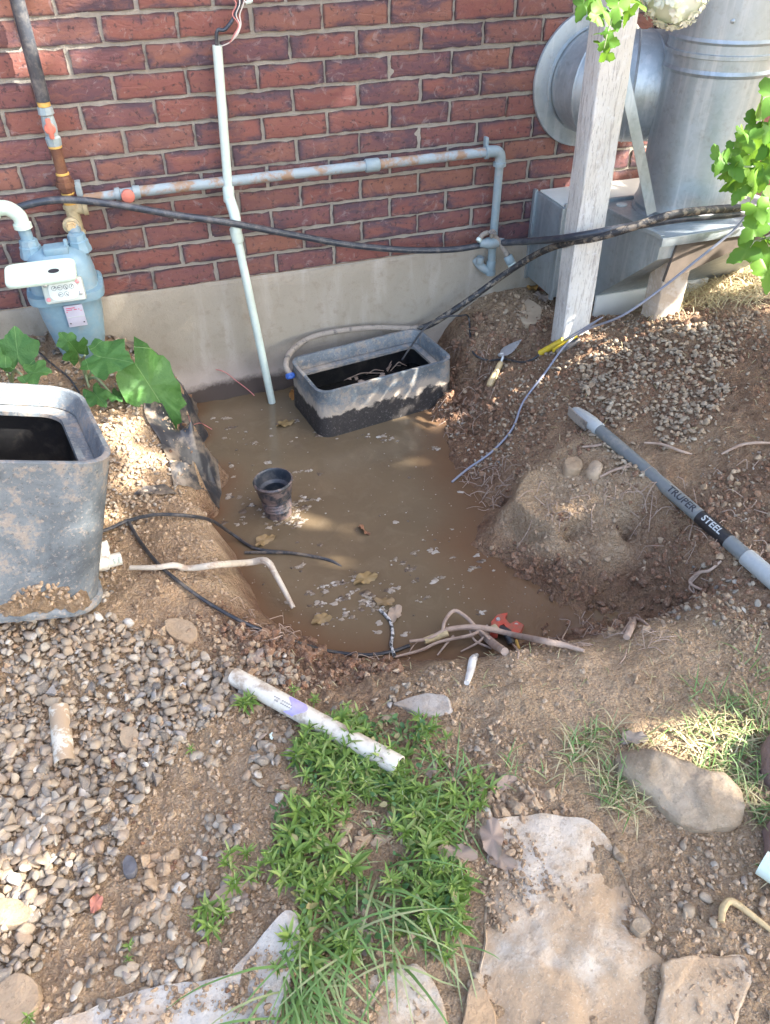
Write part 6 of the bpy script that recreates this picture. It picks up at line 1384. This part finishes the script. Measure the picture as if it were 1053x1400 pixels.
def sprig_leaves(P, hmin, hmax, Lmin, Lmax, lean=.5):
    pos = []; rots = []; ln = []; stems = MB()
    for p in P:
        h = rng.uniform(hmin, hmax); a = rng.uniform(0, 6.28); tl_ = rng.uniform(0, lean); top = p + np.array([math.cos(a) * math.sin(tl_), math.sin(a) * math.sin(tl_), math.cos(tl_)]) * h
        stems.tube([p, (p + top) / 2 + (0, 0, .004), top], [.0013, .0011, .0008], 4, cap=False, sub=2)
        ax3 = (top - p) / h; nw = 2 + int(h > .03) + int(h > .05); L0 = rng.uniform(Lmin, Lmax)
        for wv in range(nw):
            t = 1 - wv * .32; c = p + (top - p) * max(t, .1); k = rng.integers(5, 8); a0 = rng.uniform(0, 6.28)
            for q in range(k):
                an = a0 + q * 2 * math.pi / k + rng.normal(0, .38); el_ = rng.uniform(-.15, .75) if wv == 0 else rng.uniform(-.3, .35)
                x = np.array([math.cos(an) * math.cos(el_), math.sin(an) * math.cos(el_), math.sin(el_)]) + ax3 * .2
                pos.append(c); rots.append(frame_xz(x, (rng.normal(0, .2), rng.normal(0, .2), 1))); ln.append(L0 * rng.uniform(.45, 1.2) * (.8 if wv == 0 else 1))
    return np.array(pos), np.array(rots), np.array(ln), stems
WP_ = [(405, 1010), (450, 985), (520, 985), (575, 985), (610, 1015), (650, 1050), (662, 1110), (650, 1180), (635, 1270), (610, 1300), (520, 1300), (430, 1320), (385, 1330), (410, 1260), (395, 1200), (372, 1180), (380, 1100), (395, 1060)]
P = sample(WP_, 640); q1, q2, _ = proj(P)
dens = fbm(P[:, 0], P[:, 1], 13, 3, 61); hole = in_poly(q1, q2, [(455, 1130), (560, 1110), (560, 1165), (470, 1185)]) | in_poly(q1, q2, [(560, 1035), (640, 1030), (640, 1085), (560, 1090)]) | in_poly(q1, q2, [(430, 1230), (560, 1200), (640, 1330), (430, 1400)]) & (rng.random(len(P)) < .55)
P = P[(dens > -.11) & (~hole | (rng.random(len(P)) < .12))]
pos, rots, ln, stems = sprig_leaves(P, .008, .045, .014, .040, 1.0)
V, Fc = scatter(LB, pos, ln[:, None] * np.ones((1, 3)), rots)
obj('weed_patch', fast_mesh('weed_patch', V, Fc, M_WEED), kind='stuff')
single('weed_stems', stems, M_STEM, kind='stuff')
Pc = sample(WP_, 1500); Pc = Pc[fbm(Pc[:, 0], Pc[:, 1], 10, 3, 17) > -.05]; n = len(Pc); Pc[:, 2] += rng.uniform(.004, .03, n); Lc = rng.uniform(.007, .018, n)
V, Fc = scatter([lance(1, .30, .15), lance(1, .36, -.1), lance(1, .22, .3)], Pc, Lc[:, None] * np.ones((1, 3)), rand_rot(n, .6))
obj('small_weed_leaves', fast_mesh('small_weed_leaves', V, Fc, M_MIXLEAF), kind='stuff')
def weed(px, py, n_, spread, label, L=.03):
    base = PG1(px, py); g = thing('weed', label, 'weed', base)
    Pp = base + np.c_[rng.normal(0, spread, (n_, 2)), np.zeros(n_)]; Pp[:, 2] = gh(Pp[:, 0], Pp[:, 1])
    pos, rots, ln, st = sprig_leaves(Pp, .015, .035, L * .8, L * 1.15, .4)
    V, Fc = scatter(LB, pos - base, ln[:, None] * np.ones((1, 3)), rots); o = obj('foliage', fast_mesh('foliage', V, Fc, M_WEED)); o.parent = g
    part('stem', st, M_STEM, g)
weed(335, 967, 3, .006, 'small green weed rosette beside the left end of the white pipe', .034)
weed(406, 950, 1, .003, 'tiny green seedling above the white pipe', .016); weed(430, 962, 2, .004, 'small green seedling between the white pipe and the weed patch', .018)
weed(328, 1195, 7, .020, 'leafy green weed left of the main weed patch', .030); weed(285, 1258, 7, .018, 'green weed beside the large beige fallen leaf', .028)
weed(395, 1205, 4, .016, 'green weed joining the left edge of the weed patch', .028); weed(175, 1300, 2, .006, 'tiny green sprout in the gravel at the lower left', .016)
weed(50, 1385, 2, .008, 'small green sprout at the bottom left corner', .018); weed(262, 1034, 1, .003, 'single-leaf seedling on the bare soil patch', .016)
# grass
def blades(P, L0, L1, wd, dirs, droop, mat, name):
    n = len(P); sg = 6; V = np.zeros((n, (sg + 1) * 2, 3)); Ls = rng.uniform(L0, L1, n); an = dirs(n); el = rng.uniform(.5, 1.35, n) if droop < 1.5 else rng.uniform(.5, 1.0, n)
    d = np.stack([np.cos(an) * np.cos(el), np.sin(an) * np.cos(el), np.sin(el)], -1); sd = np.stack([-np.sin(an), np.cos(an), 0 * an], -1); pos = P.copy()
    for i in range(sg + 1):
        t = i / sg; wv = (wd * (1 - t ** 2.2) * rng.uniform(.7, 1.2, n) + .0002)[:, None]
        V[:, 2 * i] = pos - sd * wv; V[:, 2 * i + 1] = pos + sd * wv
        pos = pos + d * (Ls / sg)[:, None]; d[:, 2] -= droop / sg * rng.uniform(.6, 1.3, n); d /= np.linalg.norm(d, axis=1)[:, None]
        pos[:, 2] = np.maximum(pos[:, 2], P[:, 2] + .004)
    f = np.array([(2 * i, 2 * i + 1, 2 * i + 3, 2 * i + 2) for i in range(sg)]); Fc = (f[None] + (np.arange(n) * (sg + 1) * 2)[:, None, None]).reshape(-1, 4)
    return obj(name, fast_mesh(name, V.reshape(-1, 3), Fc, mat), kind='stuff')
anyd = lambda n: rng.uniform(0, 6.28, n)
GP1 = [(735, 1030), (800, 1000), (880, 985), (930, 1000), (1070, 920), (1070, 1215), (1000, 1215), (975, 1150), (1010, 1110), (930, 1055), (850, 1030), (840, 1045), (900, 1105), (880, 1120), (800, 1100), (745, 1075)]
P = sample(GP1, 1500); P = P[fbm(P[:, 0], P[:, 1], 9, 3, 71) > -.12]; k = rng.random(len(P)) < .55
blades(P[k], .03, .075, .0011, anyd, 1.6, M_DRYGR, 'dry_grass'); blades(P[~k], .025, .065, .0012, anyd, 1.2, M_GRASS, 'short_grass')
P = np.vstack([sample([(910, 870), (1070, 850), (1070, 960), (940, 960)], 110), sample([(720, 1040), (640, 1020), (700, 1100)], 20)]); P = P[fbm(P[:, 0], P[:, 1], 12, 2, 3) > 0]
blades(P, .03, .07, .0011, anyd, 1.3, M_GRASS, 'grass_tufts')
P = np.vstack([sample([(395, 1330), (440, 1200), (560, 1180), (640, 1290), (560, 1330), (470, 1320), (400, 1400)], 60), sample([(380, 1290), (450, 1280), (430, 1400), (375, 1400)], 60)])
blades(P, .08, .24, .0019, lambda n: rng.normal(-1.6, .75, n), 2.1, M_GRASS, 'long_grass')
P = sample(WP_, 260); blades(P, .02, .06, .0010, anyd, 2.0, M_GRASS, 'short_grass'); P = sample(WP_, 200); blades(P, .01, .035, .0016, anyd, 2.6, M_DRYGR, 'leaf_litter')
P = sample([(560, 1060), (650, 1050), (660, 1120), (600, 1180)], 40); blades(P, .05, .12, .0015, anyd, 1.8, M_GRASS, 'thin_grass')
P = np.vstack([sample([(930, 400), (1000, 360), (1120, 330), (1120, 420), (960, 424), (880, 440)], 1500)]); blades(P, .04, .12, .0012, anyd, 2.2, M_STRAWB, 'straw')
P = sample([(690, 470), (1100, 470), (1100, 760), (900, 700), (760, 620)], 60); blades(P, .02, .05, .0008, anyd, 2.5, M_DRYGR, 'straw_bits')
P = sample([(300, 880), (1060, 830), (1060, 1100), (500, 1000)], 130); blades(P, .015, .045, .0008, anyd, 3.0, M_DRYGR, 'dry_stalks')

# ------------------------------------------------------------------ snowball bush at the right
tb = np.array([2.15, -1.15, -.18])
g = thing('snowball_bush', 'leafy snowball bush with a white flower ball hanging in from the upper right', 'bush', tb)
mb = MB(); mb.tube([tb - (0, 0, .1), tb + (-.05, .02, .5), tb + (-.1, .1, 1.0), tb + (-.2, .1, 1.7)], [.035, .03, .024, .012], 10); part('trunk', mb, M_TRUNK, g)
BL = [leaf_mesh('maple', 50 + k, M_BUSH) for k in range(4)]
spots = [(798, 6, 30), (822, 12, 32), (838, 22, 34), (816, 22, 26), (860, 16, 26), (845, 8, 30), (828, 44, 24), (832, 56, 26), (822, 62, 20), (830, 74, 22), (872, 4, 24), (808, -10, 34), (850, -14, 36),
         (985, 216, 34), (1000, 228, 40), (1012, 205, 30), (1020, 236, 42), (1006, 246, 36), (996, 236, 30), (1042, 150, 44), (1032, 172, 36), (1050, 178, 38), (1025, 190, 30), (1040, 205, 38), (1052, 225, 36), (1032, 248, 38), (1048, 262, 42), (1020, 258, 30), (1052, 290, 40), (1036, 285, 34), (1010, 262, 26), (1044, 322, 46), (1030, 312, 36), (1052, 345, 44), (1020, 342, 40), (1050, 372, 42), (1058, 130, 40), (1060, 195, 40), (1062, 310, 40), (1000, 206, 22), (1016, 180, 24), (1044, 238, 34)]
tw1 = [tb + (-.2, .1, 1.7), PY(930, -60, -.95), PY(880, -25, -1.0), PY(846, 6, -1.02), PY(832, 40, -1.03), PY(826, 66, -1.03)]
mb = MB(); mb.tube(tw1, [.012, .006, .004, .0025, .0018, .001], 7); part('twig', mb, M_STEM, g)
tw2 = [tb + (-.05, .05, .6), PY(1130, 230, -.85), PY(1060, 225, -.8), PY(1020, 228, -.8), PY(992, 222, -.8)]
mb = MB(); mb.tube(tw2, [.012, .006, .0035, .0025, .0015], 7); part('twig', mb, M_STEM, g)
tw3 = [tb + (-.02, .0, .3), PY(1130, 330, -.9), PY(1060, 325, -.82), PY(1030, 330, -.8)]
mb = MB(); mb.tube(tw3, [.012, .006, .0035, .002], 7); part('twig', mb, M_STEM, g)
for px, py, s in spots:
    y = (-1.02 if px < 900 else -.80) + rng.normal(0, .025); p = PY(px, py, y); sz = s / F * np.linalg.norm(p - CAM) * .92
    o = bpy.data.objects.new('leaf', BL[rng.integers(4)]); COL.objects.link(o); o.parent = g
    x = np.array([rng.normal(-.3, .6), rng.normal(-.3, .5), rng.normal(-.6, .35)]); nz = np.array([rng.normal(.0, .5), -1 + rng.normal(0, .4), .9 + rng.normal(0, .4)])
    Rm = frame_xz(x, nz); place(o, p - Rm[:, 0] * sz * .5, Rm, sz)
# flower ball
fcn = PY(926, -16, -.98); fr = .068; mb = MB(); v_, f_ = ico(3); mb.add(v_ * fr * .86 + fcn, f_)
for k in range(240):
    v_ = rng.normal(size=3); v_ /= np.linalg.norm(v_); c = fcn + v_ * fr * rng.uniform(.86, 1.0); Rm = frame_xz(np.cross(v_, rng.normal(size=3)), v_); R0 = rng.uniform(.008, .0125); V = [[0, 0, .0]]
    for q in range(20):
        a = q * 2 * math.pi / 20; rr = R0 * (.62 + .38 * abs(math.cos(2.5 * a)) ** .6); V.append([rr * math.cos(a), rr * math.sin(a), .004 * (rr / R0) ** 2])
    mb.add(c + np.array(V) @ Rm.T, [(0, 1 + q, 1 + (q + 1) % 20) for q in range(20)])
o = part('flower_head', mb, M_FLOWER, g, 'white ball of small petals')
mb = MB(); mb.tube([fcn + (0, 0, .05), fcn + (.05, .03, .14), tw1[1]], [.003, .003, .004], 6); part('flower_stalk', mb, M_STEM, g)

# ------------------------------------------------------------------ shade tree outside the frame; sun falls through its gaps
flecks = []   # (point on the place it lights, radius of the gap)
def fl(p, r): flecks.append((np.asarray(p, float), r))
for px, py, r in ((560, 640, .022), (575, 632, .016), (415, 708, .02), (395, 700, .014), (490, 722, .012), (440, 725, .012), (455, 765, .008)): fl(PZ(px, py, WATER), r)
for px, py, r in ((150, 585, .03), (165, 610, .03), (178, 655, .03), (196, 640, .02), (222, 625, .02), (150, 700, .012), (30, 1215, .03), (15, 1235, .03), (950, 1010, .045), (910, 1015, .03), (985, 1000, .03), (245, 812, .01), (400, 935, .01)): fl(PG1(px, py), r)
fl(PX(20, 498, -.95), .02); fl(ML(np.array([[.20, .19, Hx], [.05, .2, Hx], [.02, .16, Hx - .05], [-.05, .16, Hx - .05]]))[0], .02); fl(ML(np.array([[.05, .2, Hx]]))[0], .03); fl(ML(np.array([[.10, .16, Hx - .05]]))[0], .025); fl(ML(np.array([[.22, -.2, Hx - .12]]))[0], .012)
fl(PG1(985, 1100) + (0, 0, .04), .014)
for px, py in ((812, 488), (800, 472), (760, 448), (830, 462), (850, 452), (870, 440), (680, 498), (820, 440)): fl(PG1(px, py), rng.uniform(.02, .04))
for px, py, r in ((1000, 378, .20), (1060, 360, .26), (945, 395, .10), (1110, 390, .2), (1050, 410, .10)): fl(PG1(px, py), r)
for k in range(14): fl(PG1(rng.uniform(790, 930), rng.uniform(425, 480)), rng.uniform(.010, .026))
for k in range(12): fl(on_duct(rng.uniform(-.3, .35), rng.uniform(.2, .6)), rng.uniform(.012, .03))
for k in range(16): fl(PY(rng.uniform(990, 1090), rng.uniform(140, 370), -.8), rng.uniform(.02, .05))
for k in range(6): fl(PY(rng.uniform(800, 860), rng.uniform(0, 80), -1.02), rng.uniform(.015, .03))
fl(PY(910, -5, -1.0), .05); fl(PY(990, 293, -.655), .02); fl(PY(1000, 286, -.655), .02)
for x in (1.25, 1.4, 1.55): 
    for z in (.1, .35, .6): fl((x, 0, z), .06)
fl((.95, -.03, .18), .05); fl((.85, -.12, .18), .04); fl((1.0, -.03, -.2), .08)
FP = np.array([f[0] for f in flecks]); FR = np.array([f[1] for f in flecks])
def lit(P, half):
    """does a leaf at P stand in the way of the light of one of the flecks"""
    k = np.zeros(len(P), bool)
    for i in range(0, len(P), 4000):
        D_ = P[i:i + 4000, None] - FP[None]; s = D_ @ SUN; d2 = np.linalg.norm(D_ - s[..., None] * SUN, axis=-1); k[i:i + 4000] = ((d2 < FR[None] + half[i:i + 4000, None]) & (s > 0)).any(1)
    return k
tc = np.array([-.05, -1.15, -.2]) + SUN * 5.2; tr = np.array([tc[0] + .25, tc[1] - .3, -.25])
g = thing('shade_tree', 'broad leafy tree standing beyond the right of the yard, casting dappled shade', 'tree', tr)
mb = MB(); mb.tube([tr - (0, 0, .2), tr + (.03, .02, 1.2), tr + (-.1, .1, 2.4), tr + (-.15, .2, 3.6)], [.15, .12, .10, .05], 14); part('trunk', mb, M_TRUNK, g)
for k in range(9):
    a = k * .7; b0 = tr + (-.08, .08, 1.7 + .2 * k); e = tc + np.array([math.cos(a) * 1.5, math.sin(a) * 1.5, rng.uniform(-.4, 1.0)]); mb = MB(); mb.tube([b0, (b0 + e) / 2 + (0, 0, .2), e], [.045, .03, .01], 8); part('limb', mb, M_TRUNK, g)
n = 15000; v_ = rng.normal(size=(n, 3)); v_ /= np.linalg.norm(v_, axis=1)[:, None]; v_ *= rng.uniform(0, 1, (n, 1)) ** (1 / 2.4)
# dense in the middle ring that shades the yard
u1 = np.cross(SUN, (0, 0, 1)); u1 /= np.linalg.norm(u1); u2 = np.cross(u1, SUN)
P = tc + v_[:, 0:1] * u1 * 2.6 + v_[:, 1:2] * u2 * 1.75 + v_[:, 2:3] * SUN * 1.0
sz = rng.uniform(.07, .13, n); k = ~lit(P, sz * .38) | (rng.random(n) < .04); P = P[k]; sz = sz[k]; n = len(P)
lo_ = []
for s in range(3):
    th = np.linspace(-math.pi, math.pi, 10, endpoint=False); rr = .5 * (1 + .25 * np.cos(3 * th)); lo_.append((np.array([[0, 0, 0]] + [[rr[q] * math.cos(th[q]), rr[q] * math.sin(th[q]), -.1 * rr[q]] for q in range(10)]), np.array([(0, 1 + q, 1 + (q + 1) % 10) for q in range(10)])))
V, Fc = scatter(lo_, P - tr, sz[:, None] * np.ones((1, 3)), rand_rot(n, .6)); o = obj('crown', fast_mesh('crown', V, Fc, M_BUSH), kind='stuff'); o.parent = g
# the rest of the bush, beyond the right edge of the view
n = 1500; v_ = rng.normal(size=(n, 3)); v_ /= np.linalg.norm(v_, axis=1)[:, None]; v_ *= rng.uniform(.3, 1, (n, 1))
P = tb + (0, 0, 1.15) + v_ * (.62, .6, .95); sz = rng.uniform(.05, .09, n); a_, b_, c_ = proj(P); k = (a_ > PW + 25) & (~lit(P, sz * .6) | (rng.random(n) < .08)); P = P[k]; sz = sz[k]
V, Fc = scatter(lo_, P - tb, sz[:, None] * np.ones((1, 3)), rand_rot(len(P), .7))
bush = [o for o in bpy.data.objects if o.name.startswith('snowball_bush')][0]; o = obj('foliage', fast_mesh('foliage', V, Fc, M_BUSH), kind='stuff'); o.parent = bush
